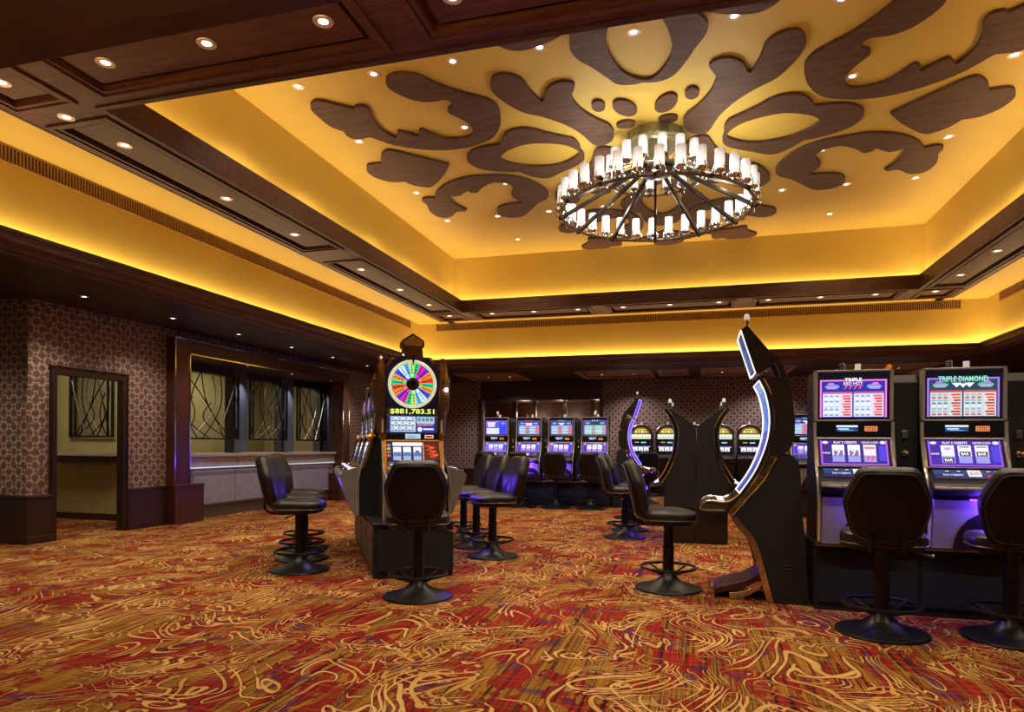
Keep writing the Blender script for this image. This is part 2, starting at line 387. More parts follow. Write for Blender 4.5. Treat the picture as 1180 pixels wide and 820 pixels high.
wood('coffer_wood_lit', (.30, .20, .12), (.50, .35, .22), .5, (2, 8, 1))  # paler than the soffit: the light on the coffers is put into the colour
m = MB()
for a, b, c, d in coffers:
    m.box(a-.01, b+.01, c-.01, d+.01, ZS+.04, ZS+.07)
    for x0, x1, y0, y1 in ((a-.06, a+.04, c-.06, d+.06), (b-.04, b+.06, c-.06, d+.06), (a+.04, b-.04, c-.06, c+.04), (a+.04, b-.04, d-.04, d+.06)): m.box(x0, x1, y0, y1, ZS-.012, ZS+.03)
structure(m, 'trim_2', 'coffer_wood_lit')
# near soffit: a darker boarded field set in from its edge
m = MB(); m.box(CX0, CX1, -1.4, 2.14, ZS-.012, ZS); structure(m, 'trim_3', 'red_wood')

# wood ring under the tray: four boarded beams with recessed moulded panels
side_panels = [(4.30, 7.98), (8.55, 12.36)]
cross_panels = [(-4.39, -2.02), (-1.70, .62), (.95, 3.34)]
def beam(name, x0, x1, y0, y1, panels, tname):
    grain = 'beam_wood_across' if x1-x0 > y1-y0 else 'beam_wood_along'
    m = MB(); plate(m, x0, x1, y0, y1, ZB, panels)
    for a, b, c, d in panels:
        for q in (((a, c), (b, c)), ((b, c), (b, d)), ((b, d), (a, d)), ((a, d), (a, c))):
            m.poly([(*q[0], ZB), (*q[1], ZB), (*q[1], ZB+.075), (*q[0], ZB+.075)])
    for q in (((x0, y0), (x1, y0)), ((x1, y0), (x1, y1)), ((x1, y1), (x0, y1)), ((x0, y1), (x0, y0))):
        m.poly([(*q[0], ZB), (*q[1], ZB), (*q[1], ZB+.11), (*q[0], ZB+.11)])
    m.poly([(x0, y0, ZB+.11), (x1, y0, ZB+.11), (x1, y1, ZB+.11), (x0, y1, ZB+.11)])
    structure(m, name, grain, fix=False)
    m = MB()
    for a, b, c, d in panels:
        m.box(a, b, c, d, ZB+.065, ZB+.08)
        def ringf(g0, g1, z0, z1):
            for xx0, xx1, yy0, yy1 in ((a+g0, a+g1, c+g0, d-g0), (b-g1, b-g0, c+g0, d-g0), (a+g1, b-g1, c+g0, c+g1), (a+g1, b-g1, d-g1, d-g0)): m.box(xx0, xx1, yy0, yy1, z0, z1)
        ringf(-.028, .012, ZB-.018, ZB+.01); ringf(.018, .052, ZB-.006, ZB+.07)
        w = min(b-a, d-c)
        m.box(a+.105, b-.105, c+.105, d-.105, ZB+.022, ZB+.07)
    structure(m, tname, grain)
sq = lambda x0, y0: (x0, x0+.56, y0, y0+.56)
beam('ceiling_beam_front', OX0, OX1, OY0, IY0, [(-5.26, -4.70, 3.44, 4.02)]+[(a, b, 3.44, 4.02) for a, b in cross_panels]+[(3.62, 4.18, 3.44, 4.02)], 'trim_4')
beam('ceiling_beam_back', OX0, OX1, IY1, OY1, [(-5.25, -4.69, 12.56, 13.2)]+[(a, b, 12.56, 13.2) for a, b in cross_panels]+[(3.62, 4.18, 12.56, 13.2)], 'trim_5')
beam('ceiling_beam_left', OX0, IX0, IY0, IY1, [(-5.25, -4.67, a, b) for a, b in side_panels], 'trim_6')
beam('ceiling_beam_right', IX1, OX1, IY0, IY1, [(3.62, 4.19, a, b) for a, b in side_panels], 'trim_7')
m = MB()
m.rect_sweep(IX0, IX1, IY0, IY1, [(-.008, ZB-.006), (-.008, ZB+.235), (.035, ZB+.235), (.035, ZB+.116), (-.004, ZB+.116), (-.004, ZB-.006)])
m.rect_sweep(IX0, IX1, IY0, IY1, [(-.02, ZB-.012), (-.02, ZB+.02), (-.006, ZB+.03), (-.006, ZB-.004), (.03, ZB-.004), (.03, ZB-.012)])
structure(m, 'trim_8', 'beam_wood')
m = MB(); m.rect_sweep(OX0, OX1, OY0, OY1, [(.0, ZB-.003), (.018, ZB+.01), (.018, ZB+.03), (.034, ZB+.035), (.034, ZO), (-.02, ZO), (-.02, ZB-.003)])
structure(m, 'trim_9', 'dark_wood')

# walls
m = MB()
LX = -7.6
for y0, y1, z0, z1 in ((5.95, 6.29, 0, ZS), (6.29, 7.27, 2.04, ZS), (7.27, 8.30, 0, ZS), (8.30, 12.90, 2.56, ZS), (12.90, BACK, 0, ZS)): m.box(LX-.06, LX, y0, y1, z0, z1)
m.box(-10.5, LX-.06, 5.95, 6.07, 0, ZS)
structure(m, 'wall_left', 'wallpaper')
m = MB()
m.box(LX-.15, -5.66, BACK, BACK+.15, 0, ZS); m.box(-2.40, 7.2, BACK, BACK+.15, 0, ZS)
structure(m, 'wall_back', 'wallpaper')
m = MB(); m.box(6.9, 7.05, -1.0, BACK, 0, ZS); structure(m, 'wall_right', 'wallpaper')
# dark header over the opening in the back wall, and the lounge beyond
m = MB(); m.box(-5.66, -2.40, BACK-.05, BACK+.25, 2.40, ZS); m.box(-5.72, -5.62, BACK-.06, BACK+.2, 0, 2.42); m.box(-2.46, -2.36, BACK-.06, BACK+.2, 0, 2.42)
structure(m, 'trim_10', 'soffit_wood', bevel=.006)
m = MB(); m.box(-6.6, -1.6, 20.4, 20.55, 0, 2.8); m.box(-6.7, -6.55, BACK+.15, 20.5, 0, 2.8); m.box(-1.65, -1.5, BACK+.15, 20.5, 0, 2.8)
structure(m, 'wall_lounge', 'red_wood')
m = MB(); m.box(-6.6, -1.55, BACK+.15, 20.5, 2.5, 2.6); structure(m, 'ceiling_lounge', 'soffit_wood')
for x, y in ((-5.15, 18.6), (-4.42, 18.0), (-3.55, 18.0), (-2.85, 18.4)):
    m = MB(); m.box(x-.05, x+.05, y-.05, y+.05, 0, 2.5); m.box(x-.08, x+.08, y-.08, y+.08, 0, .12); m.box(x-.075, x+.075, y-.075, y+.075, 2.42, 2.5)
    structure(m, 'trim_11', 'bronze', bevel=.004)

# wainscot
def wains(name, segs):
    m = MB()
    for x0, x1, y0, y1, z in segs:
        m.box(x0, x1, y0, y1, 0, z-.035); m.box(x0-.012, x1+.012, y0-.012, y1+.012, z-.035, z-.012); m.box(x0-.004, x1+.004, y0-.004, y1+.004, z-.012, z)
        m.box(x0-.006, x1+.006, y0-.006, y1+.006, 0, .09)
    structure(m, name, 'wainscot_wood', bevel=.004)
wood('wainscot_wood', (.018, .0065, .0045), (.042, .0145, .009), .36, (1, 3, 3))
wains('baseboard_left', [(LX-.02, LX+.055, 5.91, 6.22, .575), (-10.4, LX-.02, 5.91, 5.96, .575), (LX-.02, LX+.055, 7.345, 8.08, .575), (LX-.02, LX+.055, 13.15, BACK, .575)])
wains('baseboard_back', [(LX+.07, -5.73, BACK-.055, BACK+.02, .575), (-2.34, 6.85, BACK-.055, BACK+.02, .575)])

# doorway casing
wood('door_wood', (.014, .005, .003), (.034, .012, .007), .35, (3, 3, 1))
m = MB()
for y0, y1 in ((6.22, 6.295), (7.265, 7.345)): m.box(LX-.075, LX+.04, y0, y1, 0, 2.125)
m.box(LX-.075, LX+.04, 6.295, 7.265, 2.04, 2.125)
m.box(LX-.075, LX+.055, 6.205, 7.36, 2.125, 2.145)
for y0, y1 in ((6.225, 6.245), (7.32, 7.34)): m.box(LX+.035, LX+.053, y0, y1, 0, 2.11)
structure(m, 'door_1', 'door_wood', bevel=.004)
# service room behind the doorway, cashier cage beyond it
m = MB()
m.box(-10.45, -10.3, 5.95, 14.2, 0, ZS); m.box(-10.4, LX-.06, 14.05, 14.2, 0, ZS)
SY = 8.2
m.box(-10.4, -9.56, SY, SY+.12, 0, ZS); m.box(-9.56, -8.70, SY, SY+.12, 0, 1.27); m.box(-9.56, -8.70, SY, SY+.12, 2.30, ZS); m.box(-8.70, LX-.06, SY, SY+.12, 0, ZS)
structure(m, 'wall_service_room', 'olive_paint')
m = MB(); m.box(-10.3, LX-.065, SY-.02, SY+.005, 0, .10); structure(m, 'baseboard_service_room', 'dark_wood')

# cashier opening: deep wooden surround with bright metal edges
m = MB()
FX = -7.45
m.box(LX-.2, FX, 8.06, 8.37, 0, 2.78); m.box(LX-.02, FX, 12.86, 13.13, 0, 2.78); m.box(LX-.2, FX, 8.37, 12.86, 2.56, 2.78)
for y0, y1 in ((8.06, 8.64), (12.70, 13.15)):
    m.box(LX-.1, FX+.03, y0-.015, y1, 0, .56); m.box(LX-.1, FX+.045, y0-.025, y1+.01, .56, .585)
structure(m, 'window_1', 'red_wood', bevel=.005)
m = MB(); m.box(LX-.2, LX-.02, 12.865, 13.0, 0, 2.6); structure(m, 'trim_15', 'soffit_wood')
m = MB()
for y0, y1, z0, z1 in ((8.06, 8.078, .58, 2.78), (13.112, 13.13, .58, 2.78), (8.06, 13.13, 2.765, 2.78), (8.352, 8.372, .58, 2.57), (12.858, 12.876, .58, 2.57), (8.352, 12.876, 2.552, 2.57)):
    m.box(FX-.006, FX+.008, y0, y1, z0, z1)
structure(m, 'trim_12', 'chrome')
m = MB(); m.box(-8.5, LX-.205, 8.32, 14.05, 2.56, 2.66); m.box(-8.36, -8.22, 8.32, 14.05, 2.42, 2.56)
structure(m, 'trim_13', 'soffit_wood')
m = MB()
for y0, y1 in ((10.22, 10.62), (11.68, 12.10), (13.10, 13.70), (8.32, 8.62)): m.box(-8.34, -8.16, y0, y1, .9, 2.56)
structure(m, 'trim_14', 'blue_grey', bevel=.006)

# counter
t = thing('cashier_counter', 'marble-topped cashier counter with lavender front panels in the wooden wall opening', 'counter', (-7.68, 10.6, 0))
Y0, Y1 = 8.375-10.6, 12.855-10.6
m = MB(); m.box(-.55, .0, Y0, Y1, .20, .82); m.build('counter_body', 'grey_panel', t)
m = MB(); m.box(-.52, -.012, Y0+.26, Y1, 0, .20); m.build('plinth', 'counter_plinth', t)
for i in range(4):
    a = Y0+.3+i*(Y1-Y0-.5)/4; b = a+(Y1-Y0-.5)/4-.012
    m = MB(); m.box(.0, .012, a, b, .225, .775)
    m.build('front_panel', 'lavender_panel', t, bevel=.003)
m = MB()
for z0, z1 in ((.20, .224), (.776, .80)): m.box(.0, .016, Y0+.28, Y1-.18, z0, z1)
m.build('panel_edging', 'dull_chrome', t)
m = MB(); m.box(-.75, .075, Y0, Y1, .985, 1.04); m.build('countertop', 'marble', t, bevel=.008)
m = MB(); m.box(-.50, .035, Y0, Y1, .82, .985); m.build('marble_apron', 'marble', t, bevel=.006)
m = MB(); m.box(.036, .056, Y0+.02, Y1-.02, .806, .818); m.build('light_strip', 'cool_strip', t)['label'] = 'cool light strip below the marble apron'

# grilles of bent rods
def grille(label, loc, rz, w, h, seed, group=None):
    t = thing('cashier_grille', label, 'window grille', loc, rz, group)
    m = MB(); b = .028
    m.box(-w/2, -w/2+b, -.02, .02, 0, h); m.box(w/2-b, w/2, -.02, .02, 0, h); m.box(-w/2+b, w/2-b, -.02, .02, 0, b); m.box(-w/2+b, w/2-b, -.02, .02, h-b, h)
    m.build('frame', 'black_metal', t, bevel=.003)
    R = random.Random(seed)
    sx = 1 if seed % 2 else -1
    # base x, top x, bow, top height: rods springing from the sill and crossing as they bend
    spec = [(-.42, -.28, -.10, 1), (-.36, .10, .26, 1), (-.26, .36, .10, 1), (-.10, -.44, -.12, .92), (-.02, .22, .30, .62), (.06, -.20, -.22, 1), (.16, .42, .16, .80), (.24, -.06, -.30, 1), (.34, .30, -.16, .70), (.42, .12, -.06, 1), (-.32, -.05, .34, .55)]
    for i, (a, c, bow, top) in enumerate(spec):
        pts = []
        for q in range(15):
            f = q/14; x = sx*((a+(c-a)*f*f)*w+bow*w*math.sin(PI*f)*.9)+R.uniform(-.002, .002)
            pts.append((max(-w/2+.03, min(w/2-.03, x)), -.012+.010*(i % 3), .03+(h-.06)*f*top))
        m = MB(); m.tube(pts, .010, 6); m.build('bent_rod', ('dark_bronze', 'black_metal', 'black_metal', 'dull_chrome')[i % 4], t)
    for x in (-w/2+.11, w/2-.11):
        m = MB(); m.box(x-.009, x+.009, -.014, .014, b, h-b); m.build('mullion', 'black_metal', t)
    m = MB(); m.box(-w/2+b, w/2-b, .022, .026, b, h-b); m.build('pane', 'window_glass', t)
    return t
for i, (y0, y1, lb) in enumerate(((9.16-.45, 10.30, 'bent-rod window grille over the counter, nearest the doorway'), (10.60, 11.78, 'bent-rod window grille in the middle of the cashier counter'), (12.12, 13.26, 'bent-rod window grille at the far end of the cashier counter'))):
    grille(lb, (-8.10, (y0+y1)/2, 1.27), PI/2, y1-y0, 1.16, i+2, 'grilles over the cashier counter')
grille('bent-rod window grille seen through the open doorway', (-9.13, SY-.03, 1.285), 0, .86, 1.0, 9)
t = thing('marble_shelf', 'grey marble shelf on the olive wall seen through the doorway', 'shelf', (-9.1, SY, 0))
m = MB(); m.box(-.75, 1.05, -.30, 0, 1.0, 1.045); m.build('shelf_top', 'marble', t, bevel=.006)
m = MB(); m.box(-.62, 1.03, -.12, 0, .885, 1.0); m.build('shelf_support', 'counter_plinth', t, bevel=.005)
# small card terminals behind the counter glass
for y, lb in ((10.02, 'small black terminal beside the grille nearest the doorway'), (11.50, 'small black terminal beside the middle cashier grille')):
    t = thing('card_terminal', lb, 'terminal', (-8.0, y, 1.04), PI/2, 'terminals on the cashier counter')
    m = MB(); m.box(-.07, .07, -.06, .06, 0, .02); m.box(-.02, .02, -.015, .015, .02, .28); m.build('stand', 'black_metal', t, bevel=.004)
    m = MB(); m.box(-.09, .09, -.035, -.01, .24, .44); m.build('screen_case', 'gloss_black', t, bevel=.006)

# air grilles high on the yellow walls
def vent(label, loc, rz, L):
    t = thing('air_grille', label, 'air vent', loc, rz, 'long air grilles under the yellow ceiling')
    h = .165; m = MB(); m.box(-L/2, L/2, -.012, 0, -h, -h+.014); m.box(-L/2, L/2, -.012, 0, -.014, 0); m.box(-L/2, -L/2+.014, -.012, 0, -h, 0); m.box(L/2-.014, L/2, -.012, 0, -h, 0); m.build('frame', 'vent_paint', t)
    m = MB(); n = int(L/.034)
    for i in range(n): x = -L/2+.02+i*(L-.04)/n; m.box(x, x+.012, -.009, -.001, -h+.012, -.012)
    m.box(-L/2, L/2, -.001, .004, -h, 0, 1); m.build('louvre_panel', ['vent_paint', 'vent_dark'], t)
simple('vent_paint', (.40, .215, .06), .55); simple('vent_dark', (.08, .034, .010), .8)
vent('long brown air grille high on the yellow wall above the cashier', (WX0+.003, 8.75, ZO-.004), PI/2, 9.2)
vent('long brown air grille high on the far yellow wall', (-.55, WY1-.003, ZO-.004), 0, 10.3)
vent('long brown air grille high on the yellow wall over the right-hand machines', (WX1-.003, 8.75, ZO-.004), -PI/2, 9.2)

# ------------------------------------------------------------------ carved boards on the tray ceiling
OC = (-.60, 8.37)
OA = [(-3.60,-1.86),(-3.51,-1.92),(-3.42,-1.89),(-3.31,-1.78),(-3.18,-1.67),(-3.12,-1.70),(-3.03,-1.67),(-3.02,-1.55),(-3.08,-1.35),(-3.10,-1.13),(-3.05,-0.94),(-3.02,-0.89,1),(-2.95,-1.00),(-2.91,-1.03),(-2.81,-0.94),(-2.73,-0.84,1),(-2.69,-0.95),(-2.63,-1.00),(-2.56,-0.88),(-2.44,-0.72),(-2.28,-0.67),(-2.13,-0.69),(-2.05,-0.79),(-2.03,-0.96),(-2.08,-1.13),(-2.16,-1.28),(-2.15,-1.37),(-2.06,-1.44,1),(-2.06,-1.53),(-2.11,-1.58),(-2.27,-1.58),(-2.41,-1.64),(-2.52,-1.77),(-2.59,-1.93),(-2.58,-2.05),(-2.52,-2.14),(-2.41,-2.18),(-2.28,-2.15),(-2.18,-2.07),(-2.08,-1.90),(-1.92,-1.70),(-1.76,-1.56),(-1.64,-1.44),(-1.59,-1.28),(-1.62,-1.07),(-1.70,-0.83),(-1.86,-0.59),(-2.09,-0.47),(-2.32,-0.41),(-2.56,-0.42),(-2.78,-0.49),(-2.97,-0.59),(-3.15,-0.74),(-3.29,-0.95),(-3.34,-0.99),(-3.51,-0.98),(-3.58,-1.08),(-3.56,-1.21,1),(-3.65,-1.37),(-3.66,-1.62),(-3.65,-1.76)]
OB = [(-3.82,-0.15),(-3.73,-0.26),(-3.54,-0.26,1),(-3.45,-0.45),(-3.33,-0.58),(-3.23,-0.57),(-3.06,-0.40),(-2.85,-0.18),(-2.67,0.02,1),(-2.89,0.34),(-3.18,0.65),(-3.31,0.64),(-3.43,0.53),(-3.50,0.38,1),(-3.68,0.35),(-3.82,0.19),(-3.86,-0.01)]
OCR = [(-2.38,-0.09),(-2.29,-0.25),(-2.10,-0.36),(-1.82,-0.39,1),(-1.75,-0.54),(-1.64,-0.68),(-1.47,-0.72),(-1.33,-0.66),(-1.21,-0.54),(-1.04,-0.40),(-0.91,-0.29),(-0.87,-0.11),(-0.88,0.02,1),(-0.86,0.21),(-0.92,0.39),(-1.09,0.54),(-1.26,0.65),(-1.41,0.76),(-1.54,0.78),(-1.69,0.66),(-1.82,0.47,1),(-2.05,0.41),(-2.29,0.26),(-2.38,0.08)]
OCH = [(-1.92,-0.05),(-1.78,-0.20),(-1.51,-0.31),(-1.25,-0.27),(-1.03,-0.15),(-0.91,0.06),(-0.97,0.21),(-1.15,0.35),(-1.35,0.40),(-1.63,0.34),(-1.84,0.20),(-1.93,0.06)]
OD = [(-3.55,1.13),(-3.45,1.05),(-3.32,1.09,1),(-3.19,0.86),(-2.94,0.62),(-2.60,0.48),(-2.29,0.50),(-2.00,0.58),(-1.79,0.76),(-1.65,1.03),(-1.59,1.32),(-1.66,1.55),(-1.83,1.70),(-2.05,2.00),(-2.23,2.21),(-2.44,2.22),(-2.57,2.08),(-2.56,1.87),(-2.45,1.69),(-2.24,1.63),(-2.05,1.62,1),(-2.13,1.43),(-2.15,1.28),(-2.05,1.02),(-2.08,0.85),(-2.26,0.75),(-2.45,0.85),(-2.62,1.05,1),(-2.71,1.02),(-2.74,0.94,1),(-2.90,1.08),(-2.99,1.09),(-3.08,1.03,1),(-3.12,1.28),(-3.09,1.52),(-3.02,1.70,1),(-3.08,1.75),(-3.20,1.74),(-3.40,1.94),(-3.57,1.90),(-3.62,1.63),(-3.55,1.32,1)]
OE = [(-1.52,-1.77),(-1.44,-1.88),(-1.30,-1.87),(-1.19,-1.75),(-1.15,-1.50),(-1.09,-1.27,1),(-1.05,-1.30),(-1.00,-1.46),(-0.89,-1.57),(-0.77,-1.59),(-0.68,-1.52),(-0.70,-1.42),(-0.75,-1.26),(-0.70,-1.00),(-0.58,-0.75),(-0.44,-0.54),(-0.41,-0.32),(-0.47,-0.11),(-0.61,-0.03),(-0.70,-0.10),(-0.80,-0.42),(-0.95,-0.70),(-1.15,-0.93),(-1.35,-1.10),(-1.49,-1.37),(-1.55,-1.61)]
mapp = lambda pts, f: [tuple(f(p[0], p[1]))+tuple(p[2:]) for p in pts]
def board(label, loops, group, smooth=True):
    m = MB(); L = [smooth_loop(l) if smooth else l for l in loops]
    m.prism(L, lambda u, v, w: (u, v, w), -.034, 0)
    cx = sum(p[0] for p in L[0])/len(L[0]); cy = sum(p[1] for p in L[0])/len(L[0])
    m.v = [(v[0]-cx, v[1]-cy, v[2]) for v in m.v]
    o = m.build('ceiling_ornament', 'ornament_wood', None, sharp=30); o.location = (OC[0]+cx, OC[1]+cy, ZT)
    return tag(o, label, 'ceiling ornament', group)
mxX = lambda a, b: (-a, b)
mxY = lambda a, b: (a, -b)
mXY = lambda a, b: (-a, -b)
board('brown S-shaped carved board at the near left of the yellow ceiling', [OA], 'S-shaped boards')
board('brown S-shaped carved board at the near right of the yellow ceiling', [mapp(OA, mxX)], 'S-shaped boards')
board('brown hooked carved board at the far left of the yellow ceiling', [OD], 'S-shaped boards')
board('brown hooked carved board at the far right of the yellow ceiling', [mapp(OD, mxX)], 'S-shaped boards')
board('brown leaf-shaped board by the left wall of the tray ceiling', [OB], 'leaf boards')
board('brown leaf-shaped board by the right wall of the tray ceiling', [mapp(OB, mxX)], 'leaf boards')
board('open ring-shaped brown board left of the chandelier', [OCR, OCH], 'ring boards')
board('open ring-shaped brown board right of the chandelier', [mapp(OCR, mxX), mapp(OCH, mxX)], 'ring boards')
# pieces towards the near and far walls: same family, drawn out along the room
ringy = lambda s: (lambda a, b: (.84*b, s*(1.25*(-a)+.27)))
sy = lambda sx, s: (lambda a, b: (sx*.82*abs(b), s*(1.01*(-a)+.63)))
leafy = lambda s: (lambda a, b: (.84*b, s*(.7*(-a)+1.69)))
board('dark U-shaped ring board on the near side of the chandelier', [mapp(OCR, ringy(-1)), mapp(OCH, ringy(-1))], 'ring boards')
board('U-shaped ring board seen through the far side of the chandelier', [mapp(OCR, ringy(1)), mapp(OCH, ringy(1))], 'ring boards')
board('S-shaped board at the near edge, left of the U-shaped ring', [mapp(OA, sy(-1, -1))], 'S-shaped boards')
board('S-shaped board at the near edge, right of the U-shaped ring', [mapp(OA, sy(1, -1))], 'S-shaped boards')
board('S-shaped board behind the chandelier towards the far left', [mapp(OA, sy(-1, 1))], 'S-shaped boards')
board('S-shaped board behind the chandelier towards the far right', [mapp(OA, sy(1, 1))], 'S-shaped boards')
board('leaf-shaped board against the far wall behind the chandelier', [mapp(OB, leafy(1))], 'leaf boards')
board('two-lobed bone-shaped board between the S board and the chandelier at near left', [OE], 'bone-shaped boards')
board('two-lobed bone-shaped board between the S board and the chandelier at near right', [mapp(OE, mxX)], 'bone-shaped boards')
board('bone-shaped board behind the chandelier at far left', [mapp(OE, mxY)], 'bone-shaped boards')
board('bone-shaped board behind the chandelier at far right', [mapp(OE, mXY)], 'bone-shaped boards')
for (x, y, rx, ry, an, lb) in ((-.50, -1.0, .075, .12, 0, 'tiny upright oval board left of the chandelier canopy'), (-.22, -.88, .115, .20, -.35, 'larger left oval board in front of the chandelier canopy'), (-.25, -.49, .11, .085, 0, 'small flat oval board touching the canopy on the left'),
                               (.23, -.87, .115, .20, .35, 'larger right oval board in front of the chandelier canopy'), (.24, -.50, .11, .085, 0, 'small flat oval board touching the canopy on the right'), (.51, -1.01, .075, .12, 0, 'tiny upright oval board right of the chandelier canopy')):
    pts = [(x+rx*math.cos(q*PI/14)*math.cos(an)-ry*math.sin(q*PI/14)*math.sin(an), y+rx*math.cos(q*PI/14)*math.sin(an)+ry*math.sin(q*PI/14)*math.cos(an)) for q in range(28)]
    board(lb, [pts], 'small oval boards', False)

# ------------------------------------------------------------------ recessed downlights
def make_light():
    t = thing('downlight', '', 'ceiling light')
    m = MB(); m.lathe([(.030, .004), (.032, -.003), (.048, -.008), (.062, -.007), (.066, 0), (.06, .004)], 20); m.build('trim_ring', 'trim_ring', t)
    m = MB(); m.lathe([(.0, .0), (.02, -.001), (.031, -.002), (.031, .003), (0, .003)], 16); m.build('lens', 'lamp_glow', t)
    return t
_dl = []
def light(x, y, z, label, group, watt=0, size=1., ang=100, col=(1, .86, .64)):
    o = make_light() if not _dl else copy_tree(_dl[0])
    if not _dl: _dl.append(o)
    o.location = (x, y, z); o.scale = (size, size, size); o['label'] = label; o['group'] = group
    if watt:
        L = bpy.data.lights.new('downlight_beam', 'SPOT'); L.energy = watt; L.spot_size = math.radians(ang); L.spot_blend = .7; L.color = col; L.shadow_soft_size = .04
        lo = bpy.data.objects.new('downlight_beam', L); COL.objects.link(lo); lo.location = (x, y, z-.03)
ORD = ['first', 'second', 'third', 'fourth', 'fifth', 'sixth', 'seventh', 'eighth', 'ninth', 'tenth']
BW = 62
ys = [4.2, 4.77, 6.10, 7.37, 9.10, 10.46, 11.73, 12.82]
for i, y in enumerate(ys): light(-4.97, y, ZB+(.022 if i not in (0,) else 0), ORD[i]+' downlight from the camera along the left wooden beam', 'downlights in the left beam', 0 if i in (0, 7) else BW*.6)
for i, y in enumerate((6.10, 7.37, 9.10, 10.39, 11.69, 12.81)): light(3.87, y, ZB+.022, ORD[i]+' downlight from the camera along the right wooden beam', 'downlights in the right beam', BW*.6 if i < 5 else 0)
for i, x in enumerate((-4.05, -3.18, -2.29, -1.41, -.54, .35, 1.20, 2.07, 2.95)): light(x, 12.82, ZB+.022, ORD[i]+' downlight from the left along the far wooden beam', 'downlights in the far beam', BW*.6 if i % 2 == 0 else 0)
for i, x in enumerate((-5.0, -4.03, -3.18, -2.30, -1.43, -.54, .33, 1.2, 2.07, 2.95)): light(x, 3.70, ZB+.022, ORD[i]+' downlight from the left along the near wooden beam', 'downlights in the near beam', BW*1.15 if i else BW*.5)
near = {6.18: 'near', 7.50: 'second', 9.26: 'middle', 10.55: 'fourth', 11.83: 'far'}
for y, xs in ((6.18, (-4.14, -3.25, -2.38, -1.49, -.60, .28, 1.15, 2.04, 2.93)), (7.50, (-4.14, -2.73, 1.50, 2.93)), (9.26, (-4.14, -2.73, 1.50, 2.93)), (10.55, (-4.14, -3.25, -2.37, -1.48, .42, 1.17, 2.04, 2.93)), (11.83, (-3.25, 2.04))):
    for i, x in enumerate(xs): light(x, y, ZT, '%s downlight from the left in the %s row on the yellow ceiling' % (ORD[i], near[y]), 'downlights in the yellow ceiling', BW*1.3, 1., 110)
for i, y in enumerate((3.3, 4.7, 6.06, 7.41, 8.75, 10.14, 11.5, 12.9)): light(-6.89, y, ZS, ORD[i]+' downlight from the camera in the dark soffit before the cashier', 'downlights in the left soffit', 55, .8, 120)
for a, b, c, d, nm in ((*coffers[0], 'left'), (*coffers[1], 'middle'), (*coffers[3], 'right'), (*coffers[4], 'far right')):
    for q, (x, y) in enumerate(((a+.42, c+.45), (b-.42, c+.45), (a+.42, d-.45), (b-.42, d-.45))):
        light(x, y, ZS+.04, '%s downlight in the %s coffer of the far soffit' % (('near left', 'near right', 'far left', 'far right')[q], nm), 'downlights in the far soffit coffers', 85 if q in (0, 3) else 0, .8, 130, (.95, .88, .90))
light(-8.3, 4.6, ZS, 'added out-of-view downlight in the dark soffit, brightening the wall left of the wallpapered corner', 'downlights in the left soffit', 60, .8, 130)  # lamp added out of view to brighten the return wall
for x in (-5.0, -3.9, -2.8):
    L = bpy.data.lights.new('lounge_fill', 'POINT'); L.energy = 14; L.color = (1, .72, .5); L.shadow_soft_size = .1  # added fill lights without fixtures, brightening the lounge walls
    o = bpy.data.objects.new('lounge_fill', L); COL.objects.link(o); o.location = (x, 19.2, 2.1)
for i, y in enumerate((9.86, 11.18, 12.58)): light(-7.58, y, 2.556, ORD[i]+' small downlight from the near end above the cashier counter', 'lights above the cashier counter', 0, .55)
for i, y in enumerate((10.42, 11.89, 13.1)): pass
for i, x in enumerate((-4.9, -4.2, -3.5, -2.9)): light(x, 17.9, 2.5, ORD[i]+' dim downlight from the left in the lounge beyond the far opening', 'downlights in the lounge beyond', 30, .8, 110)

# cove strips hidden behind the lips, and lamps of the rooms beyond
def strip(name, x, y, z, lx, ly, watt, col):
    L = bpy.data.lights.new(name, 'AREA'); L.shape = 'RECTANGLE'; L.size = lx; L.size_y = ly; L.energy = watt; L.color = col
    o = bpy.data.objects.new(name, L); COL.objects.link(o); o.location = (x, y, z); o.rotation_euler = (PI, 0, 0); return o
WARM = (1, .75, .46)
PW = 6.6
TI = .16
for nm, x, y, lx, ly in (('l', TX0+.05, 8.3, .03, 8.6), ('r', TX1-.05, 8.3, .03, 8.6), ('b', -.58, TY1-.05, 8.4, .03), ('f', -.58, TY0+.05, 8.4, .03)):
    strip('tray_cove_light', x, y, ZB+.205, lx, ly, PW*max(lx, ly), WARM)
for nm, x, y, lx, ly in (('l', WX0+.05, 8.1, .03, 11.5), ('r', WX1-.05, 8.1, .03, 11.5), ('b', -.53, WY1-.05, 11.0, .03), ('f', -.53, WY0+.05, 11.0, .03)):
    strip('cornice_cove_light', x, y, 3.06, lx, ly, PW*max(lx, ly), WARM)
def area(name, loc, sx, sy, watt, col, rot=(0, 0, 0)):
    L = bpy.data.lights.new(name, 'AREA'); L.shape = 'RECTANGLE'; L.size = sx; L.size_y = sy; L.energy = watt; L.color = col
    o = bpy.data.objects.new(name, L); COL.objects.link(o); o.location = loc; o.rotation_euler = rot
area('cage_light', (-9.3, 11.2, 2.85), .8, 2.5, 40, (1, .88, .62)); area('service_room_light', (-8.9, 7.1, 2.85), .6, .6, 24, (1, .88, .60))
for y in (10.42, 11.89, 13.35):
    L = bpy.data.lights.new('counter_spot', 'SPOT'); L.energy = 60; L.spot_size = math.radians(60); L.spot_blend = .8; L.color = (.80, .86, 1); L.shadow_soft_size = .02
    o = bpy.data.objects.new('counter_spot', L); COL.objects.link(o); o.location = (-7.98, y, 2.54); o.rotation_euler = (0, math.radians(9), 0)

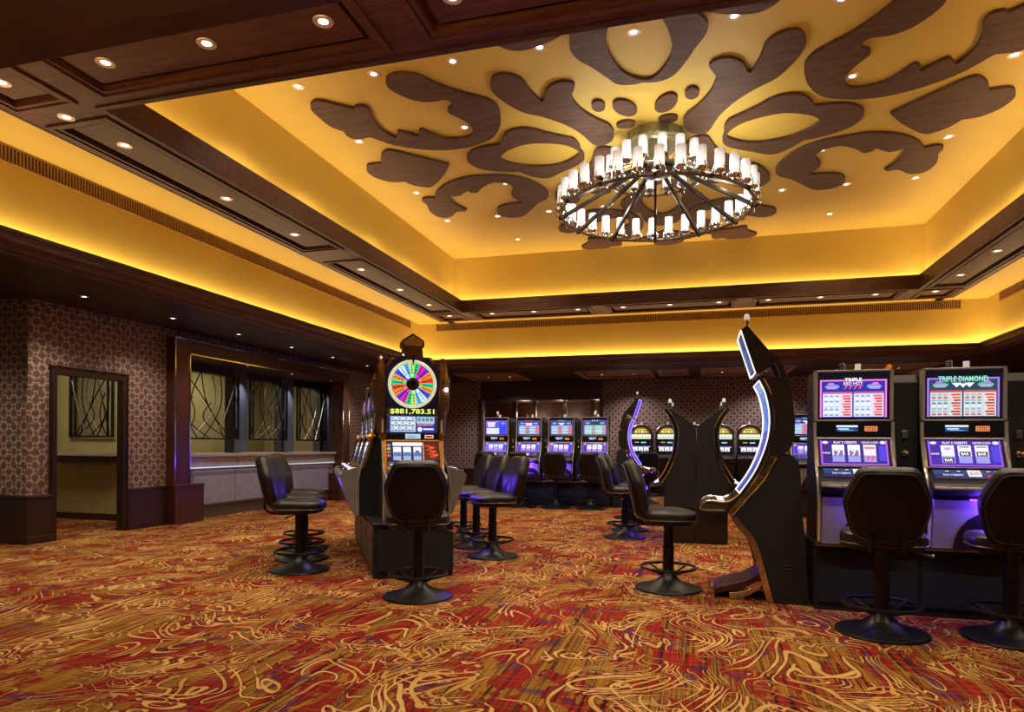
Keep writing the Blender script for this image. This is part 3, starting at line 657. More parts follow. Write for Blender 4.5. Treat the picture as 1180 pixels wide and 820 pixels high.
# ------------------------------------------------------------------ chandelier
t = thing('chandelier', 'large two-tier ring chandelier with frosted glass candle tubes under the yellow ceiling', 'chandelier', (-.53, 8.3, ZT))
D = lambda z: z-ZT
m = MB(); m.lathe([(0, 0), (.34, 0), (.35, -.02), (.35, -.10), (.32, -.13), (.30, -.13), (.28, -.16), (0, -.16)], 40)
for i in range(12):
    a = 2*PI*i/12; m.T = Matrix.Rotation(a, 4, 'Z'); m.box(.335, .36, -.018, .018, -.12, -.005)
m.T = Matrix.Identity(4); m.build('canopy', 'olive_metal', t)
m = MB(); m.lathe([(.145, -.15), (.145, -.36), (.13, -.37), (.0, -.37)], 24)
for i in range(8):
    m.T = Matrix.Rotation(2*PI*i/8, 4, 'Z'); m.box(.14, .158, -.012, .012, -.36, -.15)
m.T = Matrix.Identity(4); m.build('stem', 'olive_metal', t)
m = MB(); m.lathe([(0, D(4.66)), (.20, D(4.66)), (.235, D(4.64)), (.235, D(4.56)), (.16, D(4.53)), (.06, D(4.49)), (0, D(4.48))], 32); m.build('hub', 'bronze', t)
RO, ZR, RI, ZI = 1.15, 4.08, .55, 4.48
m = MB(); m.ring(0, 0, D(ZR), RO, .018, 80, 8); m.build('outer_ring', 'bronze', t)
m = MB(); m.ring(0, 0, D(ZI), RI, .015, 48, 8); m.build('inner_ring', 'bronze', t)
for i in range(12):
    a = 2*PI*(i+.12)/12+PI/2; m = MB(); c, s = math.cos(a), math.sin(a)
    m.T = Matrix.Rotation(a, 4, 'Z'); A0 = Vector((.22, 0, D(4.585))); A1 = Vector((RO+.02, 0, D(ZR)-.005)); d = A1-A0; L = d.length
    mm = Matrix.Translation(A0) @ d.to_track_quat('X', 'Z').to_matrix().to_4x4()
    m.T = m.T @ mm; m.box(0, L, -.016, .016, -.024, .024); m.ball(L, 0, 0, .028, 10, 6); m.build('strut', 'dark_bronze', t, bevel=.004)
def candle(R, a, z):
    c, s = math.cos(a), math.sin(a); x, y = R*c, R*s
    h = MB()
    h.lathe([(.0, -.02), (.022, -.02), (.03, -.005), (.026, .012), (.05, .03), (.062, .036), (.062, .05), (.05, .05), (.0, .05)], 16)
    for k in range(3):
        h.T = Matrix.Rotation(2*PI*k/3+a, 4, 'Z')
        h.tube(smooth_open([(.02, 0, -.01), (.055, 0, -.035), (.082, 0, .0), (.075, 0, .05), (.056, 0, .085), (.066, 0, .105)], 3), .0065, 6)
    h.T = Matrix.Identity(4)
    o = h.build('candle_holder', 'chrome', t); o.location = (x, y, z)
    g = MB(); g.lathe([(.050, .05), (.0535, .056), (.0535, .268), (.051, .272), (.047, .268), (.047, .06), (.044, .054), (.0, .054)], 20)
    go = g.build('glass_tube', 'candle_glass', o); return o, go
first = None
for R, z, n in ((RO, D(ZR)+.03, 32), (RI, D(ZI)+.03, 16)):
    for i in range(n):
        a = 2*PI*(i+.5)/n
        if first is None: first = candle(R, a, z)
        else:
            h = first[0].copy(); COL.objects.link(h); h.parent = t; h.location = (R*math.cos(a), R*math.sin(a), z); h.rotation_euler = (0, 0, a)
            g = first[1].copy(); COL.objects.link(g); g.parent = h

for i in range(8):
    L = bpy.data.lights.new('candle_lamp', 'POINT'); L.energy = 12; L.color = (1, .97, .88); L.shadow_soft_size = .06
    o = bpy.data.objects.new('candle_lamp', L); COL.objects.link(o); a = 2*PI*i/8; o.location = (-.53+.84*math.cos(a), 8.3+.84*math.sin(a), ZR+.28)
# ------------------------------------------------------------------ bar-height swivel chairs
def make_chair(label):
    t = thing('slot_chair', label, 'chair')
    m = MB(); m.lathe([(0, 0), (.272, 0), (.278, .008), (.272, .018), (.20, .034), (.12, .062), (.075, .10), (.056, .135), (.05, .15), (0, .15)], 40); m.build('base', 'black_metal', t)
    m = MB(); m.lathe([(.046, .13), (.046, .34), (.052, .345), (.052, .36), (.043, .365), (.043, .53), (.09, .54), (.09, .552), (0, .552)], 24); m.build('column', 'black_metal', t)
    fr = MB(); fr.ring(0, 0, .185, .225, .0125, 40, 8); f = fr.build('footring', 'black_metal', t)
    for i in range(4):
        a = PI/4+i*PI/2; m = MB(); m.tube([(.045*math.cos(a), .045*math.sin(a), .125), (.12*math.cos(a), .12*math.sin(a), .145), (.222*math.cos(a), .222*math.sin(a), .183)], .0085, 6); m.build('spoke', 'black_metal', f)
    m = MB(); m.tube(smooth_open([(.04, 0, .545), (.15, -.02, .54), (.27, -.05, .525)], 4), .006, 6); m.ball(.275, -.052, .524, .012, 8, 6); m.build('height_lever', 'dull_chrome', t)
    def sq(sx, sy, z, oy=0, n=40, e=3.2):
        out = []
        for i in range(n):
            a = 2*PI*i/n; c, s = math.cos(a), math.sin(a)
            x = sx*math.copysign(abs(c)**(2/e), c); y = sy*math.copysign(abs(s)**(2/e), s)
            dz = -.018*max(0, y/sy)**2 if z > .6 else 0
            out.append((x*(1-.06*(y/sy)), y+oy, z+dz))
        return out
    m = MB(); m.loft([sq(.19, .17, .552), sq(.215, .20, .556), sq(.232, .218, .575), sq(.236, .222, .588)]); m.build('seat_pan', 'seat_shell', t)
    m = MB(); m.loft([sq(.232, .220, .582), sq(.244, .232, .60), sq(.248, .236, .625), sq(.244, .233, .650), sq(.228, .218, .668), sq(.19, .18, .677), (sq(.10, .095, .674)), sq(.03, .03, .672)]); m.build('seat_cushion', 'leather', t)
    m = MB(); m.loft([sq(.245, .233, .588), sq(.250, .238, .594), sq(.245, .233, .600)], cap=False); m.build('seat_piping', 'piping', t)
    # back: rounded hexagon, leaning back
    half = [(.09, .615), (.15, .62), (.185, .648), (.213, .72), (.234, .80), (.243, .86), (.236, .91), (.208, .98), (.177, 1.05), (.15, 1.08), (.115, 1.092), (.06, 1.094)]
    loop = half+[(-x, z) for x, z in reversed(half)]
    loop = smooth_loop(loop, 3); cz = .86
    def br(k, y, bulge=0):
        return [(x*k*(1), y-.035*(x/.25)**2*(-1)+0, cz+(z-cz)*(1-(1-k)*1.1)) for x, z in loop]
    lean = Matrix.Translation((0, -.235, .62)) @ Matrix.Rotation(math.radians(15), 4, 'X') @ Matrix.Translation((0, 0, -.62))
    m = MB(); m.T = lean; m.loft([br(.62, -.048), br(.86, -.042), br(.955, -.028), br(.985, -.012), br(.985, .002)]); m.build('back_shell', 'seat_shell', t)
    m = MB(); m.T = lean; m.loft([br(.975, .0), br(1.0, .012), br(.995, .034), br(.955, .054), br(.86, .068), br(.62, .074), br(.25, .072)]); m.build('back_cushion', 'leather', t)
    m = MB(); m.T = lean; P = br(.90, -.041); m.tube(P, .0045, 6, True); m.build('back_piping', 'piping', t)
    for sx in (-.09, .09):
        m = MB(); m.tube(smooth_open([(sx, -.05, .55), (sx, -.20, .55), (sx, -.275, .57), (sx, -.30, .61), (sx, -.305, .66)], 5), .0125, 8); m.build('back_bracket', 'black_metal', t)
    return t
N_ = Vector((.845, .535, 0)); D_ = Vector((-.535, .845, 0)); O_ = Vector((-2.46, 5.51, 0))
BA = math.atan2(.535, .845)                      # heading of the wheel bank
bank = lambda u, v, z=0: O_+N_*u+D_*v+Vector((0, 0, z))
ch = make_chair('black swivel chair in front of the prize-wheel machine, its back to the camera')
ch.location = (-2.13, 4.84, 0); ch.rotation_euler = (0, 0, BA+math.radians(-12))
G = 'black swivel slot chairs'
dup(ch, (1.15, 4.79, 0), math.radians(-8), 'black swivel chair in front of the machine with the pink-framed triple sevens screen')
dup(ch, (1.90, 4.86, 0), math.radians(-6), 'black swivel chair cut by the right edge of the photo, before the green-titled machine')
dup(ch, (-.24, 5.74, 0), math.radians(-86), 'black swivel chair beside the tall curved machine, seen side-on with an empty seat')
for i, p in enumerate(((-3.65, 5.52), (-3.99, 6.08), (-4.36, 6.68))):
    dup(ch, (*p, 0), BA+math.radians(-104), ('nearest', 'second', 'third')[i]+' of three black swivel chairs lined up left of the wheel bank')
for i, p in enumerate(((-2.14, 6.84), (-2.53, 7.44), (-2.91, 8.05))):
    dup(ch, (*p, 0), BA+math.radians(90+(6, 3, 1)[i]), ('nearest', 'second', 'third')[i]+' of three black swivel chairs lined up right of the wheel bank')
dup(ch, (-.93, 8.80, 0), math.radians(-80), 'black swivel chair facing the middle island of curved machines, the nearer one')
dup(ch, (-.93, 9.55, 0), math.radians(-84), 'black swivel chair facing the middle island of curved machines, the farther one')
for i, (x, w) in enumerate(((-4.0, 'first'), (-3.31, 'second'), (-2.64, 'third'), (-1.97, 'fourth'))):
    dup(ch, (x, 12.52, 0), math.radians((4, -6, 3, 5)[i]), 'black swivel chair before the %s machine of the far row, counted from the left' % w)
dup(ch, (-1.05, 14.3, 0), math.radians(10), 'black swivel chair far back before the arched machine nearest the blue-lit curved one')

# ------------------------------------------------------------------ upright reel machines
W_ = (1, 1, 1)
def upright(label, group, st, loc, rz=0):
    t = thing('slot_machine', label, 'slot machine', loc, rz, group)
    W = .53; h = W/2
    side = [(.02, 1.775), (.02, 1.27), (-.055, 1.06), (-.075, 1.045), (-.15, .985), (-.235, .945), (-.255, .915), (-.235, .885), (-.16, .86), (-.105, .50), (.42, .50), (.42, 1.775)]
    m = MB(); m.prism([side], lambda u, v, w: (w, u, v), -h+.012, h-.012); m.build('cabinet', 'black_plastic', t, bevel=.004)
    # upper display
    m = MB(); a, b, z0, z1 = -h, h, 1.395, 1.775
    for q in ((a, a+.022, z0, z1), (b-.022, b, z0, z1), (a, b, z1-.014, z1), (a, b, z0, z0+.012)): m.box(q[0], q[1], -.012, .05, q[2], q[3])
    m.build('upper_bezel', 'bezel_silver', t, bevel=.003)
    A = Art(lambda u, v, l: (u, .012-l, v))
    A.rect(-h+.022, h-.022, 1.405, 1.762, (.004, .004, .008), 0)
    x0, x1, y0, y1 = -.225, .225, 1.425, 1.705
    A.rect(x0, x1, y0, y1, st['bg'], 1)
    bw = .012
    for q in ((x0, x0+bw, y0, y1), (x1-bw, x1, y0, y1), (x0, x1, y1-bw, y1)): A.rect(*q, st['frame'], 2)
    for sx in (-1, 1):
        A.disc(sx*.14, 1.655, .05, .018, tuple(c*.6+.15 for c in st['bg2']), 2); A.disc(sx*.15, 1.675, .022, .008, st['frame'], 3)
        A.rect(sx*.145-.045, sx*.145+.045, 1.648, 1.652, (.55, .6, .9), 3)
        A.rect(sx*.145-.035, sx*.145+.035, 1.636, 1.640, (.5, .5, .8), 3)
    if st.get('split'):
        A.rect(x0+.015, -.005+.06, y0+.01, y0+.13, (.65, .7, 1), 2); A.rect(.06, x1-.015, y0+.01, y1-.02, (.05, .06, .8), 2)
    else:
        for sx in (-1, 1):
            c0, c1 = (-.205, -.005) if sx < 0 else (.005, .205)
            A.rect(c0, c1, 1.43, 1.615, st['tab'], 2)
            A.rect(c0, c1, 1.600, 1.615, st['head'], 3)
            A.rect(c0+.125, c1-.004, 1.436, 1.596, st['tab2'], 3)
            for r in range(8):
                z = 1.583-r*.020
                for k in range(3):
                    A.rect(c0+.010+k*.037, c0+.034+k*.037, z-.006, z+.005, st['sym'][(r+k//3) % len(st['sym'])], 4)
                A.rect(c0+.132+.008*(r % 3), c1-.010, z-.006, z+.006, st['pay'][r % len(st['pay'])], 5)
    yy = 1.71
    for s_, w_, h_, c_, dz in st['title']: A.text(s_, 0, yy-dz, w_, h_, c_, 7)
    for poly, c_ in st.get('extra', []): A.shape(poly, c_, 6)
    A.build('upper_screen', t)
    # information strip
    m = MB(); m.box(-h+.006, h-.006, -.006, .03, 1.285, 1.390); m.build('info_panel', 'gloss_black', t, bevel=.003)
    A = Art(lambda u, v, l: (u, -.007-l, v))
    A.rect(-.115, .03, 1.32, 1.365, (.02, .06, .16), 0); A.rect(-.115, .03, 1.352, 1.365, (.75, .8, .9), 1)
    A.rect(-.105, -.03, 1.334, 1.343, (.5, .7, .95), 1); A.rect(-.09, .0, 1.326, 1.330, (.2, .5, .8), 1)
    A.rect(.075, .160, 1.322, 1.358, (.9, .30, .12), 0); A.rect(.081, .154, 1.328, 1.352, (.10, .01, .005), 1)
    for k in range(6): A.rect(.085+k*.0115, .092+k*.0115, 1.332, 1.348, (1, .25, .08), 2)
    A.build('info_display', t)
    # lower display on its sloping plane
    P0 = Vector((0, .012, 1.262)); P1 = Vector((0, -.068, 1.062)); dv = P1-P0; nrm = Vector((0, dv.z, -dv.y)).normalized()
    if nrm.y > 0: nrm = -nrm
    low = lambda u, v, l: tuple(P0+dv*(1-v)+Vector((u, 0, 0))+nrm*(l+.004))
    m = MB()
    def bar(u0, u1, v0, v1, lo, hi):
        m.loft([[low(u0, v0, q), low(u1, v0, q), low(u1, v1, q), low(u0, v1, q)] for q in (lo, hi)])
    for q in ((-h, -h+.022, -.02, 1.04), (h-.022, h, -.02, 1.04), (-h, h, .985, 1.05), (-h, h, -.03, .01)): bar(*q, -.03, .012)
    m.build('lower_bezel', 'bezel_silver', t, bevel=.003)
    A = Art(low)
    A.rect(-h+.022, h-.022, .0, .99, (.004, .003, .02), 0); A.rect(-.225, .225, .05, .95, st['low'], 1)
    for q in ((-.225, .225, .05, .10), (-.225, -.213, .05, .95), (.213, .225, .05, .95)): A.rect(*q, st['frame2'], 2)
    if st.get('words'):
        A.text('PLAY 3 CREDITS', -.055, .87, .155, .085, (.95, .9, 1), 4); A.text('GOOD LUCK!', .11, .87, .11, .075, (1, .85, .55), 4)
        A.text('PAYLINE', -.185, .48, .05, .055, W_, 4)
    A.disc(-.19, .87, .022, .05, (.8, .8, 1), 3, 8); A.disc(.195, .87, .02, .06, (.7, .75, 1), 3, 8)
    for k, x in enumerate((-.105, .0, .105)):
        A.rect(x-.041, x+.041, .16, .78, (.30, .30, .75), 3); A.rect(x-.041, x+.041, .40, .78, (.75, .75, .95), 4); A.rect(x-.041, x+.041, .60, .78, (.95, .95, 1), 5)
        rs = st['reel'][k]
        if rs == 'bar':
            A.rect(x-.034, x+.034, .40, .56, (.02, .02, .05), 6); A.text('BAR', x, .48, .05, .10, W_, 7); A.rect(x-.03, x+.03, .70, .74, (.05, .05, .1), 6)
        elif rs == 'low':
            A.disc(x, .66, .036, .10, (.95, .75, .9), 6); A.disc(x, .66, .022, .05, (.6, .3, .7), 7); A.rect(x-.034, x+.034, .18, .34, (.02, .02, .05), 6); A.text('BAR', x, .26, .05, .10, W_, 7)
        elif rs == 'seven':
            A.text('7', x, .50, .04, .26, (.85, .05, .12), 7); A.rect(x-.03, x+.03, .22, .27, (.8, .1, .2), 6)
        elif rs == 'red':
            A.rect(x-.036, x+.036, .62, .72, (.8, .2, .45), 6); A.text('77', x, .27, .06, .18, (.9, .03, .08), 7)
        else:
            A.rect(x-.03, x+.03, .36, .58, (.2, .15, .3), 6); A.text('7', x, .47, .03, .18, (.8, .9, 1), 7)
    A.rect(.165, .21, .2, .75, (.06, .05, .65), 3)
    A.build('lower_screen', t)
    # button panel
    Q0 = Vector((0, -.078, 1.046)); Q1 = Vector((0, -.152, .984)); dq = Q1-Q0; nq = Vector((0, dq.z, -dq.y)).normalized()
    if nq.z < 0: nq = -nq
    btn = lambda u, v, l: tuple(Q0+dq*(1-v)+Vector((u, 0, 0))+nq*(l+.005))
    A = Art(btn)
    A.rect(-.22, .22, .02, .98, (.02, .025, .09), 0); A.rect(-.215, .215, .45, .95, (.03, .05, .20), 1)
    for x in (-.13, -.06, .12, .17): A.rect(x-.02, x+.02, .62, .84, (.012, .012, .03), 2); A.rect(x-.012, x+.012, .76, .84, (.8, .85, 1), 3)
    if st.get('words'): A.text('PLAY 3 CREDITS', -.10, .42, .12, .18, (.8, .8, 1), 3)
    if st.get('denom'):
        A.rect(-.008, .072, .25, .92, (.9, .9, .9), 3); A.text('$20', .032, .58, .062, .42, (.55, .03, .04), 5)
    else: A.rect(-.02, .03, .3, .9, (.75, .75, .8), 3)
    A.rect(.10, .19, .25, .40, (.6, .05, .05), 2)
    A.build('button_panel', t)
    m = MB(); m.tube([(-h+.01, -.25, .925), (h-.01, -.25, .925)], .012, 8); m.build('deck_edge', 'chrome', t)
    # belly with its small purple lamp
    m = MB(); m.prism([[(-.20, .845), (-.145, .50), (-.10, .50), (-.15, .845)]], lambda u, v, w: (w, u, v), -h+.03, h-.03); m.build('belly_panel', 'grey_panel', t, bevel=.004)
    m = MB(); m.prism([[(x, z) for x, z in [(.20*math.cos(q*PI/10), .50+.26*math.sin(q*PI/10)) for q in range(11)]]], lambda u, v, w: (u+.09, w-(v-.5)*.16, v), -.152, -.145); m.build('belly_plate', 'black_plastic', t)
    m = MB(); m.box(-.02, .16, -.205, -.185, .842, .852); m.build('belly_lamp', 'purple_glow', t)
    for sx in (-1, 1):
        m = MB(); pts = [(sx*(h-.004), -.004, 1.39), (sx*(h-.004), -.012, 1.27), (sx*(h-.006), -.07, 1.06), (sx*(h-.008), -.12, .98), (sx*(h-.012), -.16, .80), (sx*(h-.016), -.13, .516)]
        m.tube(smooth_open(pts, 4), .013, 8); m.build('side_rail', 'rail_chrome', t)
    # tower light
    o = MB(); o.lathe([(.026, 1.775), (.026, 1.80), (.022, 1.80), (.022, 1.835), (.024, 1.838), (0, 1.84)], 14, (-.06 if not st.get('tall') else 0, .10, 0)); tl = o.build('tower_light', 'chrome', t)
    o = MB(); o.lathe([(.020, 1.775), (.020, 1.83), (0, 1.832)], 14, (.05, .10, 0)); o.build('top_lamp', 'candle_cap', t)
    if st.get('tall'):
        o = MB(); o.lathe([(.018, 1.838), (.022, 1.86), (.022, 1.89), (.012, 1.905), (0, 1.907)], 12, (0, .10, 0)); o.build('lamp_cap', 'candle_cap', tl)
    return t
pink = dict(bg=(.03, .03, .32), bg2=(.1, .15, .8), frame=(.85, .18, .62), frame2=(.45, .08, .75), low=(.035, .015, .22), tab=(.62, .70, .92), head=(.55, .10, .25), tab2=(.75, .55, .65),
            sym=[(.35, .22, .75), (.85, .85, 1), (.25, .25, .5), (.9, .9, 1), (.5, .5, .7)], pay=[(.8, .15, .15), (.65, .03, .08), (.75, .05, .1)],
            title=[('TRIPLE', .115, .026, (1, 1, 1), .006), ('RED HOT', .13, .022, (.75, .80, 1), .034), ('7777', .13, .028, (.95, .10, .25), .062)], reel=('x', 'x', 'red'), words=True)
green = dict(bg=(.02, .06, .10), bg2=(.05, .3, .3), frame=(.40, .15, .80), frame2=(.28, .08, .80), low=(.045, .02, .34), tab=(.52, .60, .66), head=(.55, .08, .08), tab2=(.66, .62, .60),
             sym=[(.35, .4, .42), (.60, .04, .04), (.3, .34, .36), (.12, .16, .22), (.72, .8, .86), (.3, .34, .45)], pay=[(.7, .05, .05), (.8, .1, .04), (.35, .03, .04), (.4, .05, .05)],
             title=[('TRIPLE DIAMOND', .31, .040, (.22, .80, .42), .014)], reel=('low', 'bar', 'bar'), words=True, denom=True,
             extra=[([(x-.032, 1.668), (x+.032, 1.668), (x, 1.634)], (.80, .80, .88)) for x in (-.04, .04)]+[([(-.026, 1.662), (.026, 1.662), (0, 1.632)], (.85, .75, .80))])
YR = 5.40
upright('slot machine with pink-framed triple sevens screen beside the tall curved machine', 'reel machines of the right bank', pink, (1.10, YR, 0))
upright('slot machine with green title and three diamonds and a $20 plate', 'reel machines of the right bank', green, (1.81, YR, 0))
blue = dict(green); blue.update(bg=(.10, .10, .65), frame=(.25, .15, .95), frame2=(.25, .15, .95), low=(.15, .12, .80), split=True, title=[('7', .03, .03, (.9, .3, .5), .03)], extra=[([(-.2, 1.68), (-.02, 1.68), (-.04, 1.58), (-.18, 1.58)], (.75, .6, .95))], words=False, denom=False, tall=True, reel=('seven', 'bar', 'seven'))
teal = dict(pink); teal.update(bg=(.02, .04, .15), frame=(.12, .10, .35), tab=(.25, .50, .75), tab2=(.55, .25, .35), head=(.2, .3, .5), title=[('RED HOT', .17, .03, (.75, .03, .05), .012)], extra=[([(-.09, 1.66), (.09, 1.66), (.05, 1.61), (-.05, 1.61)], (.7, .65, .95))], words=False, reel=('seven', 'red', 'seven'), frame2=(.25, .10, .85), low=(.08, .04, .5))
teal2 = dict(teal); teal2.update(title=[('TRIPLE', .15, .03, (.10, .45, .40), .012)], extra=[([(-.08, 1.66), (.08, 1.66), (.0, 1.605)], (.95, .60, .85))], reel=('x', 'seven', 'red'))
aqua = dict(green); aqua.update(title=[('7 7 7', .13, .03, (.35, .8, .75), .012)], extra=[], tab=(.35, .72, .72), tab2=(.5, .5, .62), head=(.1, .4, .35), frame=(.28, .10, .75), words=False, denom=False, tall=True, reel=('red', 'red', 'seven'))
for st, x, lb in ((blue, -4.0, 'slot machine with the all-blue split screen, first of the far row'), (teal, -3.31, 'slot machine with a red title, second of the far row'), (teal2, -2.64, 'slot machine with a pink gem, third of the far row'), (aqua, -1.97, 'slot machine with the aqua-green paytable, fourth of the far row')):
    upright(lb, 'reel machines of the far row', st, (x, 13.0, 0))
upright('slot machine glimpsed between the tall curved machine and the triple sevens machine', 'reel machines', teal2, (1.79, 12.3, 0))

def pedestal(name, label, loc, rz, x0, x1, y0, y1, z, group='black machine stands'):
    t = thing(name, label, 'stand', loc, rz, group)
    m = MB(); m.box(x0, x1, y0+.05, y1, 0, z-.03); m.build('cabinet', 'panel_black', t, bevel=.004)
    m = MB(); m.box(x0-.005, x1+.005, y0+.0, y1, z-.03, z); m.build('top', 'black_plastic', t, bevel=.006)
    m = MB(); m.box(x0, x1, y0-.004, y0+.004, z-.022, z-.010); m.build('edge_strip', 'dull_chrome', t)
    n = max(1, round((x1-x0)/.69))
    for i in range(n):
        a = x0+.03+i*(x1-x0-.06)/n; b = x0+.03+(i+1)*(x1-x0-.06)/n-.02
        m = MB(); m.box(a, b, y0+.036, y0+.05, .06, z-.06); d = m.build('door', 'panel_black', t, bevel=.003)
    return t
pedestal('machine_stand', 'long black stand under the reel machines at the right', (0, YR, 0), 0, .836, 2.9, -.10, .95, .50)
pedestal('machine_stand', 'long black stand under the far row of machines', (0, 13.0, 0), 0, -4.32, -1.66, -.10, .9, .50)
pedestal('machine_stand', 'black stand under the machine glimpsed behind the tall curved one', (1.79, 12.3, 0), 0, -.3, .3, -.10, .6, .50)
def divider(label, loc, rz=0, w=.17):
    t = thing('divider_panel', label, 'divider panel', loc, rz, 'dividers between machines')
    m = MB(); m.prism([[(.06, .50), (.06, 1.68), (.12, 1.74), (.50, 1.74), (.50, .50)]], lambda u, v, q: (q, u, v), -w/2, w/2); m.build('body', 'panel_black', t, bevel=.005)
    m = MB(); m.lathe([(.0, 0), (.016, 0), (.016, .012), (.006, .016), (.006, .03), (0, .03)], 14)
    k = MB(); k.T = Matrix.Translation((0, .06, 1.16)) @ Matrix.Rotation(PI/2, 4, 'X'); k.lathe([(.022, 0), (.022, .014), (.008, .02), (.008, .045), (0, .045)], 16); k.ball(0, 0, .06, .02, 12, 8); k.build('lock_knob', 'chrome', t)
    k = MB(); k.box(-.02, .02, .045, .062, 1.27, 1.33); k.build('plate', 'dull_chrome', t, bevel=.003)
    return t
dv = divider('black divider panel between the triple sevens machine and the green-titled machine', (1.455, YR, 0))
dup(dv, (2.17, YR, 0), 0, 'black divider panel right of the green-titled machine at the photo edge')
for i, x in enumerate((-3.655, -2.975, -2.305)):
    d = dup(dv, (x, 13.0, 0), 0, 'black divider panel between the %s and %s machines of the far row' % (('first', 'second', 'third')[i], ('second', 'third', 'fourth')[i])); d.scale = (.75, 1, 1)
# gilded topper of the machine that backs onto the right bank
t = thing('gilded_topper', 'gold sculpted machine topper above the divider between the two right-hand machines', 'machine topper', (1.50, 6.15, 0))
m = MB(); m.box(-.25, .25, .06, .50, .50, 1.72); m.build('cabinet', 'panel_black', t, bevel=.006)
R = random.Random(3)
for i, (x, w, hh, a) in enumerate(((-.12, .05, .13, .3), (-.05, .045, .17, -.2), (.03, .06, .20, .25), (.10, .05, .15, -.35), (.0, .08, .09, 0))):
    m = MB(); m.T = Matrix.Translation((x, .2+.02*(i % 2), 1.72)) @ Matrix.Rotation(a, 4, 'Y')
    m.lathe([(w, 0), (w*1.1, hh*.6), (w*.3, hh), (0, hh*1.02)], 5); m.build('crystal', 'gold', t)

